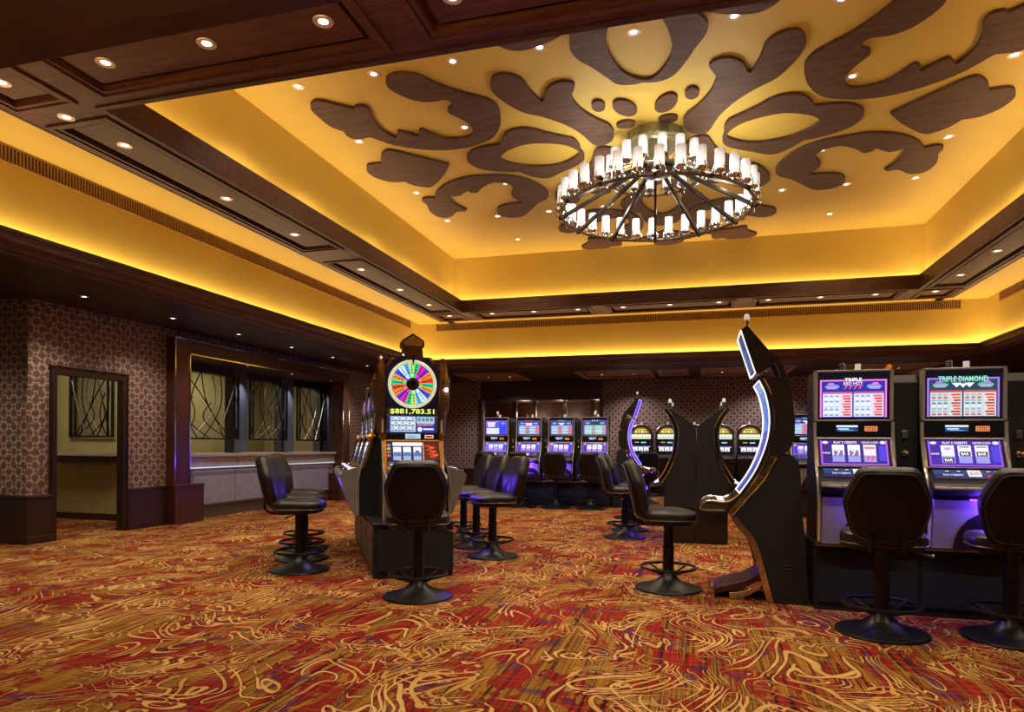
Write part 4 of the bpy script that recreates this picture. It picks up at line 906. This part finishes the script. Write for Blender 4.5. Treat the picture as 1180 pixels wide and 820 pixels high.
# ------------------------------------------------------------------ prize-wheel machines
def crystal(t, name, x, y, z0, z1, r, lean=0, mat='copper_crystal', seg=6, tip=.16):
    m = MB(); m.T = Matrix.Translation((x, y, z0)) @ Matrix.Rotation(lean, 4, 'Y'); H = z1-z0
    m.lathe([(0, 0), (r*.8, 0), (r, H*.35), (r*.92, H*(1-tip)), (r*.35, H*.985), (0, H)], seg); m.build(name, mat, t, sharp=15)
WCOL = [(.85, .05, .03), (.95, .25, .02), (.20, .03, .55), (.75, .02, .40), (.02, .55, .18), (.55, .75, .15), (.10, .45, .85), (.75, .85, .95), (.04, .10, .75), (.95, .30, .02), (.03, .60, .25)]
def wheel_machine(label, loc, rz, front=True):
    t = thing('wheel_machine' if front else 'crystal_slot_machine', label, 'slot machine', loc, rz, None if front else 'crystal-topped machines along the wheel bank'); h = .27; bk = .33 if front else .285
    prof = [(.02, 1.55), (-.005, 1.31), (-.03, 1.25), (-.12, .975), (-.15, .955), (-.15, .50), (bk, .50), (bk, 1.60), (.20, 1.66), (.06, 1.66)]
    m = MB(); m.prism([prof], lambda u, v, w: (w, u, v), -h+.01, h-.01); m.build('cabinet', 'panel_black', t, bevel=.004)
    m = MB(); m.prism([[(-.125, .972), (-.31, .925), (-.335, .895), (-.33, .85), (-.19, .50), (-.145, .50), (-.145, .94)]], lambda u, v, w: (w, u, v), -h-.005, h+.005); m.build('belly', 'grey_panel', t, bevel=.006)
    m = MB(); m.loft([[(-h+.01, y, z), (h-.01, y, z), (h-.01, y-.006, z+.012), (-h+.01, y-.006, z+.012)] for y, z in ((-.14, .970), (-.30, .929))])
    dk = m.build('button_deck', 'chrome', t, bevel=.003)
    for i, x in enumerate((-.19, -.11, -.03, .05, .13, .20)):
        m = MB(); m.box(x-.028, x+.028, -.245, -.205, .955, .968); m.build('button', 'led_edge' if i % 3 == 1 else 'candle_cap', dk, bevel=.003)
    m = MB(); m.tube([(-h, -.333, .89), (h, -.333, .89)], .012, 8); m.build('deck_edge', 'chrome', t)
    if front:
        # backing board of the wheel, outlined like a shield
        m = MB(); m.prism([[(-.235, 1.32), (.235, 1.32), (.255, 1.6), (.25, 1.9), (.14, 2.02), (-.14, 2.02), (-.25, 1.9), (-.255, 1.6)]], lambda u, v, w: (u, w, v), .0, .14); m.build('wheel_backing', 'backing_violet', t, bevel=.005)
        A = Art(lambda u, v, l: (u, -.024-l, v)); cz = 1.765
        n = 22
        for i in range(n):
            a0, a1 = 2*PI*i/n+.07, 2*PI*(i+1)/n+.07; am = (a0+a1)/2
            c = WCOL[(i*1) % 11]
            A.shape([(.055*math.cos(a0), cz+.055*math.sin(a0)), (.19*math.cos(a0), cz+.19*math.sin(a0)), (.192*math.cos(am), cz+.192*math.sin(am)), (.19*math.cos(a1), cz+.19*math.sin(a1)), (.055*math.cos(a1), cz+.055*math.sin(a1))], c, 1)
            # small dark figures lettered along each wedge
            ww = .008
            for r0, r1 in ((.095, .115), (.122, .142), (.149, .165), (.172, .184)):
                dx, dz = math.cos(am), math.sin(am); px, pz = -dz, dx
                A.shape([(r0*dx-ww*px, cz+r0*dz-ww*pz), (r1*dx-ww*px, cz+r1*dz-ww*pz), (r1*dx+ww*px, cz+r1*dz+ww*pz), (r0*dx+ww*px, cz+r0*dz+ww*pz)], tuple(q*.25 for q in c), 2)
        wh = A.build('prize_wheel', t, 'lit_glass')
        m = MB(); m.T = Matrix.Translation((0, 0, cz)) @ Matrix.Rotation(PI/2, 4, 'X'); m.lathe([(0, -.01), (.196, -.01), (.196, .018), (0, .018)], 44); m.build('wheel_disc', 'gloss_black', t)
        m = MB(); m.T = Matrix.Translation((0, -.012, cz)) @ Matrix.Rotation(PI/2, 4, 'X'); m.lathe([(.193, .0), (.196, .024), (.208, .034), (.220, .026), (.226, .0), (.226, -.02), (.193, -.02)], 56); m.build('wheel_rim', 'wheel_ring', t)
        m = MB(); m.T = Matrix.Translation((0, -.025, cz)) @ Matrix.Rotation(PI/2, 4, 'X'); m.lathe([(.0, .03), (.03, .028), (.046, .012), (.058, .008), (.06, .0), (0, 0)], 24); m.build('wheel_hub', 'gloss_black', wh)
        m = MB(); m.prism([[(-.014, 2.01), (.014, 2.01), (0, 1.93)]], lambda u, v, w: (u, w, v), -.062, -.036); m.build('pointer', 'black_metal', t)
    else:
        m = MB(); m.prism([[(-.235, 1.32), (.235, 1.32), (.25, 1.6), (.22, 1.74), (.12, 1.80), (-.12, 1.80), (-.22, 1.74), (-.25, 1.6)]], lambda u, v, w: (u, w, v), .015, .14); m.build('top_glass_frame', 'gloss_black', t, bevel=.005)
        A = Art(lambda u, v, l: (u, .013-l, v)); A.rect(-.20, .20, 1.55, 1.73, (.05, .02, .14), 0); A.rect(-.15, .15, 1.58, 1.66, (.25, .12, .30), 1); A.disc(0, 1.69, .08, .03, (.4, .28, .1), 2); A.build('top_glass', t)
    # jackpot figures and paytable
    A = Art(lambda u, v, l: (u, -.008-l, v))
    A.rect(-.235, .235, 1.478, 1.54, (.02, .012, .005), 0)
    if front: A.text('$881,783.51', 0, 1.508, .41, .052, (.80, 1, .18), 3)
    A.build('jackpot_display', t, 'lit_glass')
    if not front:
        for x in (-.09, .09):  # added chrome tubes, there to catch bright upright streaks
            m = MB(); m.tube(smooth_open([(x, .0, 1.78), (x, -.02, 1.50), (x, -.03, 1.32), (x, -.07, 1.24), (x, -.135, 1.0)], 4), .011, 8); m.build('streak_tube', 'chrome', t)
    m = MB()
    for q in ((-.235, -.212, 1.312, 1.475), (.212, .235, 1.312, 1.475)): m.box(q[0], q[1], -.02, .02, q[2], q[3])
    m.build('glass_trim', 'dull_chrome', t, bevel=.003)
    A = Art(lambda u, v, l: (u, -.010-l, v))
    A.rect(-.212, .212, 1.315, 1.472, (.03, .03, .30), 0); A.rect(-.20, .03, 1.322, 1.462, (.48, .58, .68), 1); A.rect(.04, .205, 1.40, 1.462, (.35, .55, .62), 1)
    for r in range(6):
        for k in range(7): A.rect(-.192+k*.031, -.170+k*.031, 1.330+r*.022, 1.341+r*.022, ((.10, .16, .22), (.75, .85, .9), (.05, .06, .1), (.25, .35, .4))[(r*3+k*2) % 4], 2)
    A.text('JACKPOT', .122, 1.385, .15, .026, (.95, .40, .05), 3); A.disc(.07, 1.345, .022, .022, (.75, .78, .9), 2); A.rect(.1, .2, 1.34, 1.355, (.65, .7, .95), 2)
    for k in range(4): A.rect(.05+k*.038, .078+k*.038, 1.42, 1.452, (.1, .2, .3), 2)
    A.build('paytable_glass', t)
    m = MB(); m.box(-h-.0, h+.0, -.055, .02, 1.248, 1.308); m.build('info_panel', 'gloss_black', t, bevel=.004)
    for sx in (-1, 1):
        m = MB(); m.T = Matrix.Translation((sx*(h+.004), -.02, 1.278)) @ Matrix.Rotation(PI/2, 4, 'X'); m.lathe([(0, -.03), (.034, -.03), (.04, 0), (.034, .04), (0, .045)], 8); m.build('bracket', 'gold', t, sharp=20)
    A = Art(lambda u, v, l: (u, -.056-l, v))
    A.rect(-.07, .07, 1.256, 1.302, (.35, .50, .58), 0); A.rect(-.05, .02, 1.27, 1.278, (.1, .2, .25), 1); A.rect(.11, .19, 1.262, 1.292, (.85, .6, .45), 0); A.rect(.118, .182, 1.268, 1.286, (.35, .02, .01), 1)
    A.build('info_display', t)
    # reels behind a gilded frame on the sloping plane
    P0 = Vector((0, -.034, 1.242)); P1 = Vector((0, -.118, .98)); dv = P1-P0; nrm = Vector((0, dv.z, -dv.y)).normalized()
    if nrm.y > 0: nrm = -nrm
    low = lambda u, v, l: tuple(P0+dv*(1-v)+Vector((u, 0, 0))+nrm*(l+.003))
    m = MB()
    for u0, u1, v0, v1 in ((-h, -h+.028, 0, 1), (h-.028, h, 0, 1), (-h, h, .94, 1.02), (-h, h, -.02, .07)): m.loft([[low(u0, v0, q), low(u1, v0, q), low(u1, v1, q), low(u0, v1, q)] for q in (-.03, .014)])
    m.build('reel_frame', 'gold', t, bevel=.003)
    A = Art(low); A.rect(-h+.028, h-.028, .07, .94, (.01, .01, .04), 0)
    A.rect(-.185, .085, .80, .92, (.85, .88, 1), 1); A.rect(.09, .10, .3, .92, (.8, .25, .2), 1); A.rect(.105, .235, .32, .93, (.10, .015, .008), 1)
    for k, (a, b) in enumerate(((.13, .80), (.165, .74), (.14, .66), (.18, .60), (.155, .52), (.20, .48), (.17, .42))): A.disc(a+.008, b, .03, .04, (.75, .09, .04) if k % 2 else (.45, .05, .02), 2, 8)
    for k, x in enumerate((-.145, -.055, .04)):
        A.rect(x-.036, x+.036, .30, .76, (.30, .40, .62), 1); A.rect(x-.036, x+.036, .52, .76, (.82, .88, 1), 2); A.rect(x-.034, x+.034, .44, .58, (.08, .16, .35), 3)
    A.disc(.04, .60, .02, .045, (.1, .1, .2), 4, 10)
    for k in range(4): A.rect(-.235, -.205, .42+k*.12, .50+k*.12, ((.5, .1, .1), (.1, .2, .4), (.5, .4, .05), (.2, .25, .3))[k], 1)
    A.rect(-.23, .1, .10, .24, (.06, .08, .2), 1); A.rect(-.21, -.10, .13, .17, (.7, .6, .55), 2)
    A.build('reel_window', t)
    for sx in (-1, 1):
        m = MB(); m.tube(smooth_open([(sx*(h+.004), .02, 1.62), (sx*(h+.004), -.02, 1.30), (sx*(h+.002), -.10, 1.05), (sx*(h+.002), -.135, .95), (sx*h, -.17, .72), (sx*h, -.155, .516)], 4), .012, 8); m.build('side_rail', 'rail_chrome', t)
    # crystals and crown
    if not front:
        for sx in (-1, 1): crystal(t, 'crystal_column', sx*.262, .04, 1.31, 1.80, .040, sx*.02); crystal(t, 'crystal_column', sx*.16, .07, 1.72, 1.86, .045, -sx*.25)
        crystal(t, 'crystal_column', 0, .06, 1.76, 1.90, .05)
        return t
    for sx in (-1, 1):
        crystal(t, 'crystal_column', sx*.275, .03, 1.31, 2.03, .052, sx*.02); crystal(t, 'crystal_column', sx*.315, .05, 1.50, 1.86, .038, sx*.06)
        crystal(t, 'crystal_column', sx*.20, .06, 1.86, 2.02, .05, -sx*.3)
    crystal(t, 'crystal_column', .16, .07, 1.95, 2.03, .035, .2)
    m = MB(); m.prism([[(-.10, 1.985), (.10, 1.985), (.085, 2.10), (.105, 2.11), (.105, 2.165), (.0, 2.235), (-.105, 2.165), (-.105, 2.11), (-.085, 2.10)]], lambda u, v, w: (u, w, v), -.03, .12); cr = m.build('crown', 'copper_crystal', t, bevel=.008)
    m = MB(); m.prism([[(-.08, 2.115), (.08, 2.115), (.085, 2.155), (0, 2.21), (-.085, 2.155)]], lambda u, v, w: (u, w, v), -.045, -.03); m.build('crown_face', 'crown_amber', cr, bevel=.004)
    for x, z in ((-.09, 2.03), (-.29, 2.0)):
        m = MB(); m.ball(x, -.035 if x > -.2 else -.02, z, .009, 10, 6); m.build('bulb', 'led_white', t)
    m = MB(); m.ball(.318, -.02, 1.72, .016, 10, 6); m.build('glint_ball', 'star_glint', t)  # glint of a reflected lamp, put in as a glowing ball
    return t
simple('backing_violet', (.025, .012, .075), .3); simple('crown_amber', (.42, .25, .14), .3, .3)
wm = wheel_machine('prize-wheel machine facing the camera with the $881,783.51 jackpot figures', bank(0, .20), BA)
cm = wheel_machine('nearest of three crystal-topped machines seen edge-on along the left of the wheel bank', bank(-.30, .98), BA-PI/2, False)
for i, v in enumerate((1.66, 2.34)): dup(cm, bank(-.30, v), BA-PI/2, ('second', 'third')[i]+' of three crystal-topped machines seen edge-on along the left of the wheel bank')
for i, v in enumerate((.98, 1.66, 2.34)): dup(cm, bank(.30, v), BA+PI/2, ('nearest', 'second', 'third')[i]+' crystal-topped machine behind the wheel machine on the right of its bank')
simple('stand_brown', (.10, .068, .045), .45)
t = thing('machine_stand', 'long black stand under the bank of prize-wheel machines', 'stand', bank(0, 0), BA, 'black machine stands')
m = MB(); m.box(-.36, .36, .03, 2.75, 0, .47); m.build('cabinet', 'panel_black', t, bevel=.005)
m = MB(); m.box(-.37, .37, .0, 2.76, .47, .50); m.build('top', 'black_plastic', t, bevel=.006)
m = MB(); m.box(-.33, .33, .016, .03, .06, .44); m.build('door', 'panel_black', t, bevel=.003)
for i in range(4):
    for sx in (-1, 1):
        m = MB(); m.box(*sorted((sx*.36, sx*.372)), .06+i*.68, .70+i*.68, .05, .45); d = m.build('side_door', 'stand_brown', t, bevel=.003)
        m = MB(); m.box(*sorted((sx*.372, sx*.384)), .12+i*.68, .14+i*.68, .32, .38); m.build('latch', 'dull_chrome', d)
# ------------------------------------------------------------------ tall curved machines (local +x is the player's side)
def tower(t, x, z, mat='candle_cap'):
    m = MB(); m.lathe([(.030, z), (.030, z+.03), (.022, z+.032), (.022, z+.075), (.027, z+.08), (.027, z+.10), (0, z+.102)], 14, (x, 0, 0)); o = m.build('tower_light', 'chrome', t)
    m = MB(); m.lathe([(.021, z+.10), (.021, z+.135), (.012, z+.15), (0, z+.152)], 14, (x, 0, 0)); m.build('lamp_cap', mat, o)
def offset(pts, d):
    out = []
    for i, p in enumerate(pts):
        a = Vector(pts[max(i-1, 0)]); b = Vector(pts[min(i+1, len(pts)-1)]); q = (b-a).normalized(); out.append((p[0]-q.y*d, p[1]+q.x*d))
    return out
def curved(label, loc, rz, led, art, topper=True):
    t = thing('curved_slot_machine', label, 'slot machine', loc, rz, 'curved slot machines'); hy = .28
    xz = lambda u, v, w: (u, w, v)
    scr = smooth_open([(.407, 1.717), (.361, 1.614), (.331, 1.454), (.338, 1.293), (.383, 1.129), (.451, .981), (.546, .837)], 5)
    back = smooth_open([(.64, .675), (.501, .815), (.376, .965), (.295, 1.114), (.20, 1.17), (.158, 1.28), (.155, 1.419), (.172, 1.56), (.196, 1.685)], 4)
    m = MB(); m.prism([scr+[(.60, .80), (.655, .70)]+back+[(.27, 1.735), (.38, 1.745)]], xz, -hy, hy); m.build('screen_housing', 'shell_brown', t, bevel=.006)
    front = smooth_open([(.60, .640), (.545, .565), (.487, .50), (.440, .40), (.409, .295), (.376, .17), (.358, .097), (.33, 0)], 4)
    seam = smooth_open([(.60, .66), (.49, .80), (.365, .955), (.28, 1.12)], 5)
    m = MB(); m.prism([front+[(.045, 0), (.075, .45), (.096, .707), (.116, 1.03), (.13, 1.10), (.19, 1.15)]+[p for p in reversed(seam)]], xz, -hy-.004, hy+.004); m.build('lower_cabinet', 'panel_black', t, bevel=.004)
    # screen, its lit edge, and the housing edges
    A = MB(); so = offset(scr, .004)
    n = len(so)-1
    for i in range(n):
        f = i/n; c = art(f)
        for j in range(6):
            y0 = -.235+.47*j/6; y1 = -.235+.47*(j+1)/6; k = .75+.5*((i*7+j*5) % 4)/4
            A.poly([(so[i][0], y0, so[i][1]), (so[i][0], y1, so[i][1]), (so[i+1][0], y1, so[i+1][1]), (so[i+1][0], y0, so[i+1][1])], 0, tuple(q*k for q in c))
    A.build('curved_screen', 'display', t, fix=False, colours=True)
    m = MB(); e = offset(scr, .006)
    loopp = [(x, -hy+.012, z) for x, z in e]+[(x, hy-.012, z) for x, z in reversed(e)]
    m.tube(loopp, .005, 6, True); m.build('light_edge', led, t)
    m = MB()
    for s_ in (-1, 1): m.tube([(x, s_*(hy+.004), z) for x, z in seam], .009, 6); m.tube([(x, s_*(hy+.002), z) for x, z in offset(scr, -.03)], .006, 6)
    m.build('chrome_seam', 'chrome', t)
    o0 = offset(seam, -.012); o1 = offset(seam, -.047)
    for s_ in (-1, 1):
        m = MB(); m.prism([o0+list(reversed(o1))], xz, *sorted((s_*(hy+.001), s_*(hy+.008)))); m.build('gilt_strip', 'gilt_scroll', t)
    # deck
    m = MB(); m.prism([[(.540, .838), (.585, .785), (.655, .765), (.785, .772), (.825, .752), (.836, .728), (.815, .698), (.66, .696), (.60, .70)]], xz, -hy+.01, hy-.01); m.build('button_deck', 'deck_bronze', t, bevel=.008)
    m = MB()
    for s_ in (-1, 1): m.tube(smooth_open([(.55, s_*(hy-.004), .835), (.60, s_*(hy-.004), .79), (.66, s_*(hy-.004), .768), (.785, s_*(hy-.004), .775), (.838, s_*(hy-.02), .73), (.815, s_*(hy-.004), .70), (.66, s_*(hy-.004), .698)], 4), .008, 6)
    m.build('deck_rail', 'chrome', t)
    for i in range(5):
        m = MB(); y = -.18+.09*i; m.box(.66, .71, y-.03, y+.03, .766, .778); m.build('button', 'led_edge' if i % 2 else 'candle_cap', t, bevel=.003)
    # chromed front edge and footrest
    fo = offset(front, .012); fi = offset(front, -.034)
    for s_ in (-1, 1):
        m = MB(); m.prism([fo+list(reversed(fi))], xz, *sorted((s_*(hy-.02), s_*(hy+.012)))); m.build('front_leg_trim', 'chrome_warm', t, bevel=.003)
    m = MB(); m.loft([[(x, -.20, z), (x, .20, z), (x, .20, z-th), (x, -.20, z-th)] for x, z, th in ((.73, .055, .05), (.715, .085, .06), (.62, .115, .06), (.50, .15, .06), (.40, .21, .06), (.385, .24, .08))]); m.build('footrest', 'red_pad', t, bevel=.008)
    for s_ in (-1, 1):
        m = MB(); m.loft([[(x, s_*.205, z), (x, s_*.235, z), (x, s_*.235, z-.05), (x, s_*.205, z-.05)] for x, z in ((.62, .052), (.55, .06), (.47, .09), (.40, .14), (.37, .18))])
        m.build('footrest_rail', 'chrome_warm', t, bevel=.003)
    for i in range(3):
        m = MB()
        for s_ in (-1, 1): m.box(.17, .225, *sorted((s_*(hy+.002), s_*(hy+.010))), .262+i*.028, .272+i*.028)
        m.build('vent_slot', 'shell_brown', t, bevel=.002)
    if topper:
        tb = [(.543, 2.12), (.50, 2.15), (.405, 2.03), (.305, 1.91), (.345, 1.815), (.424, 1.760), (.431, 1.776)]
        m = MB(); m.prism([tb], xz, -.255, .255); tp = m.build('topper', 'shell_brown', t, bevel=.006)
        P0 = Vector((.543, 0, 2.12)); P1 = Vector((.431, 0, 1.776)); dv = P1-P0; nr = Vector((-dv.z, 0, dv.x)).normalized()
        face = lambda u, v, l: tuple(P0+dv*(1-v)+Vector((0, u, 0))+nr*(l+.003))
        A = Art(face); A.rect(-.235, .235, .05, .95, (.006, .006, .03), 0); A.rect(-.215, .215, .10, .90, tuple(q*.35 for q in art(.3)), 1)
        for k in range(5): A.disc(-.16+.08*k, .3+.12*(k % 3), .03, .08, tuple(q*.8 for q in art(.15*k)), 2)
        A.build('topper_screen', tp)
        m = MB(); m.tube([face(-.248, .02, .004), face(-.248, .98, .004), face(.248, .98, .004), face(.248, .02, .004)], .005, 6, True); m.build('topper_light_edge', led, tp)
        for s_ in (-1, 1):
            m = MB(); pr = smooth_open([(.335, 1.86), (.285, 1.88), (.248, 1.82), (.228, 1.735), (.222, 1.68)], 4); o1, o2 = offset(pr, .020), offset(pr, -.022)
            m.prism([o1+list(reversed(o2))], xz, *sorted((s_*.13, s_*.20))); m.build('topper_arm', 'dark_bronze', t, bevel=.006)
        tower(t, .487, 2.135)
    else: tower(t, .30, 1.74)
    return t
simple('gilt_scroll', (.36, .22, .09), .25, .85, var=.9, scale=26); simple('deck_bronze', (.16, .13, .09), .22, .7); simple('chrome_warm', (.50, .38, .26), .2, .95, var=.3, scale=12)
bluish = lambda f: ((.10, .20, .50) if f < .45 else (.06, .07, .38))
violet = lambda f: (.06, .03, .55)
curved('tall curved machine with white-lit screen edge, seen side-on at the end of the right bank', (.86, 5.44+.284, 0), PI, 'led_white', bluish)
curved('tall curved machine glowing blue at the right end of the far row', (-1.66, 13.3, 0), 0, 'led_blue', violet)

# island of lower curved machines, back to back
def island_machine(label, loc, rz):
    t = thing('island_slot_machine', label, 'slot machine', loc, rz, 'curved machines of the middle island'); hy = .30
    xz = lambda u, v, w: (u, w, v)
    arc = smooth_open([(.385, 1.66), (.317, 1.571), (.262, 1.46), (.242, 1.355), (.248, 1.24), (.261, 1.138), (.310, 1.0), (.376, .865), (.440, .765)], 4)
    body = arc+[(.385, .70), (.385, .43), (0, .43), (0, 1.45), (.055, 1.489), (.30, 1.669), (.36, 1.669)]
    m = MB(); m.prism([body], xz, -hy, hy); m.build('body', 'panel_black', t, bevel=.005)
    m = MB(); m.box(.0, .375, -hy+.005, hy-.005, 0, .43); m.build('base', 'gloss_black', t, bevel=.004)
    o1 = offset(arc, .022); o2 = offset(arc, -.035)
    m = MB()
    for s_ in (-1, 1): m.prism([o1+list(reversed(o2))], xz, *sorted((s_*(hy-.03), s_*(hy+.012))))
    m.build('screen_bezel', 'gloss_black', t, bevel=.005)
    m = MB()
    for s_ in (-1, 1): m.tube([(x, s_*(hy+.010), z) for x, z in offset(arc, .02)], .008, 6); m.tube([(x, s_*(hy+.012), z) for x, z in offset(arc, -.034)], .005, 6)
    m.build('chrome_edge', 'chrome', t)
    A = MB(); so = offset(arc, .006)
    for i in range(len(so)-1):
        for j in range(5):
            y0 = -.25+.1*j; k = .5+.5*((i*5+j*3) % 4)/3; c = (.10*k, .10*k, .55*k) if i > 6 else (.12*k, .12*k, .25*k)
            A.poly([(so[i][0], y0, so[i][1]), (so[i][0], y0+.1, so[i][1]), (so[i+1][0], y0+.1, so[i+1][1]), (so[i+1][0], y0, so[i+1][1])], 0, c)
    A.build('curved_screen', 'display', t, fix=False, colours=True)
    m = MB(); m.prism([[(.385, .79), (.44, .76), (.56, .725), (.575, .705), (.555, .685), (.45, .70), (.385, .72)]], xz, -hy+.01, hy-.01); m.build('button_deck', 'chrome', t, bevel=.006)
    for i in range(4):
        m = MB(); y = -.18+.12*i; m.box(.47, .51, y-.035, y+.035, .742, .756); m.build('button', 'led_edge', t, bevel=.003)
    tower(t, .33, 1.665)
    return t
im = island_machine('lower curved machine at the near left of the middle island', (-.03, 8.80, 0), PI)
dup(im, (-.025, 8.80, 0), 0, 'lower curved machine at the near right of the middle island')
dup(im, (-.03, 9.50, 0), PI, 'lower curved machine at the far left of the middle island')
dup(im, (-.025, 9.50, 0), 0, 'lower curved machine at the far right of the middle island')

# arched machines along the back wall
def arch_machine(label, loc):
    t = thing('arched_slot_machine', label, 'slot machine', loc, 0, 'arched machines along the back wall'); h = .27
    arc = [(h*math.cos(q*PI/16), 1.50+.22*math.sin(q*PI/16)) for q in range(17)]
    m = MB(); m.prism([arc+[(-h, .5), (h, .5)]], lambda u, v, w: (u, w, v), .0, .42); m.build('cabinet', 'black_plastic', t, bevel=.008)
    m = MB(); m.tube([(x, -.004, z) for x, z in arc]+[(-h, -.004, 1.10)], .012, 6); m.build('chrome_arch', 'dull_chrome', t)
    m = MB(); m.prism([[(0, 1.02), (-.20, .96), (-.22, .92), (-.12, .5), (0, .5)]], lambda u, v, w: (w, u, v), -h, h); m.build('deck', 'black_plastic', t, bevel=.006)
    A = Art(lambda u, v, l: (u, -.003-l, v))
    A.shape([(.22*math.cos(q*PI/12), 1.50+.17*math.sin(q*PI/12)) for q in range(13)], (.10, .06, .02), 0)
    A.shape([(.17*math.cos(q*PI/12), 1.51+.13*math.sin(q*PI/12)) for q in range(13)], (.30, .22, .04), 1)
    for k in range(4): A.rect(-.14+.075*k, -.09+.075*k, 1.53, 1.58, ((.9, .7, .15), (.8, .5, .1), (.9, .8, .3), (.7, .3, .05))[k], 2)
    A.rect(-.11, .11, 1.60, 1.615, (.8, .6, .2), 2)
    A.rect(-.23, .23, 1.38, 1.49, (.75, .78, .62), 1)
    for k in range(9): A.rect(-.22+.05*k, -.19+.05*k, 1.40, 1.44, (.4, .45, .35), 2)
    A.rect(-.15, -.05, 1.29, 1.31, (.6, .4, .2), 1); A.rect(.0, .12, 1.28, 1.31, (.3, .55, .7), 1)
    for k in range(3): A.rect(-.19+.13*k, -.08+.13*k, 1.09, 1.18, (.85, .85, 1), 1); A.rect(-.16+.13*k, -.11+.13*k, 1.10, 1.13, (.2, .2, .5), 2)
    A.rect(-.22, .22, 1.18, 1.205, (.3, .3, .75), 1)
    A.build('lit_front', t)
    m = MB(); m.box(-h, h, .02, .40, 0, .5); m.build('stand', 'panel_black', t, bevel=.005)
    m = MB(); m.lathe([(.02, 1.72), (.02, 1.78), (0, 1.79)], 12, (0, .15, 0)); m.build('top_lamp', 'candle_cap', t)
    return t
am = arch_machine('arched machine at the back wall, framed by the blue-lit curved machine', (-1.34, 16.25, 0))
for x, lb in ((-.72, 'arched machine at the back wall, just left of the middle island'), (-.10, 'arched machine at the back wall, hidden behind the middle island'), (.52, 'arched machine at the back wall, just right of the middle island'), (1.14, 'arched machine at the back wall, left of the tall curved machine')):
    dup(am, (x, 16.25, 0), 0, lb)

# purple glow that the machines' belly lamps throw on chairs and carpet
for x, y, z, rz, w in ((1.20, YR-.24, .80, 0, 7), (1.91, YR-.24, .80, 0, 9), (-3.95, 12.72, .78, 0, 8), (-3.25, 12.72, .78, 0, 6), (-2.6, 12.72, .78, 0, 6), (-1.9, 12.72, .78, 0, 6), (-1.05, 13.2, .6, 0, 5), (-.62, 8.85, .62, 0, 6), (-.62, 9.55, .62, 0, 5), (*bank(-.68, 1.0)[:2], .80, 0, 2.5), (*bank(.68, 1.0)[:2], .85, 0, 7), (*bank(.68, 1.7)[:2], .85, 0, 6)):
    L = bpy.data.lights.new('belly_lamp_light', 'POINT'); L.energy = w*1.2; L.color = (.13, .04, 1); L.shadow_soft_size = .05
    o = bpy.data.objects.new('belly_lamp_light', L); COL.objects.link(o); o.location = (x, y, z)

# ------------------------------------------------------------------ world, camera, exposure
w = bpy.data.worlds.new('world'); SC.world = w; w.use_nodes = True
w.node_tree.nodes['Background'].inputs[0].default_value = (1, .80, .60, 1); w.node_tree.nodes['Background'].inputs[1].default_value = .07
cam = bpy.data.cameras.new('camera'); cam.sensor_width = 36; cam.sensor_fit = 'HORIZONTAL'; cam.lens = 763/1180*36; cam.shift_x = 0; cam.shift_y = 103.1/1180; cam.clip_end = 100
co = bpy.data.objects.new('camera', cam); COL.objects.link(co)
co.matrix_world = Matrix.Translation((0, 0, 1.2)) @ Matrix.Rotation(math.atan(215/763), 4, 'Z') @ Matrix.Rotation(PI/2, 4, 'X') @ Matrix.Rotation(math.atan(18.5/2920), 4, 'Z')
SC.camera = co
SC.view_settings.view_transform = 'Standard'; SC.view_settings.look = 'None'; SC.view_settings.gamma = 1; SC.view_settings.exposure = 0; SC.view_settings.use_curve_mapping = False
SC.cycles.use_denoising = True; SC.cycles.max_bounces = 8; SC.cycles.diffuse_bounces = 4; SC.cycles.glossy_bounces = 4; SC.cycles.transmission_bounces = 6; SC.cycles.sample_clamp_indirect = 6
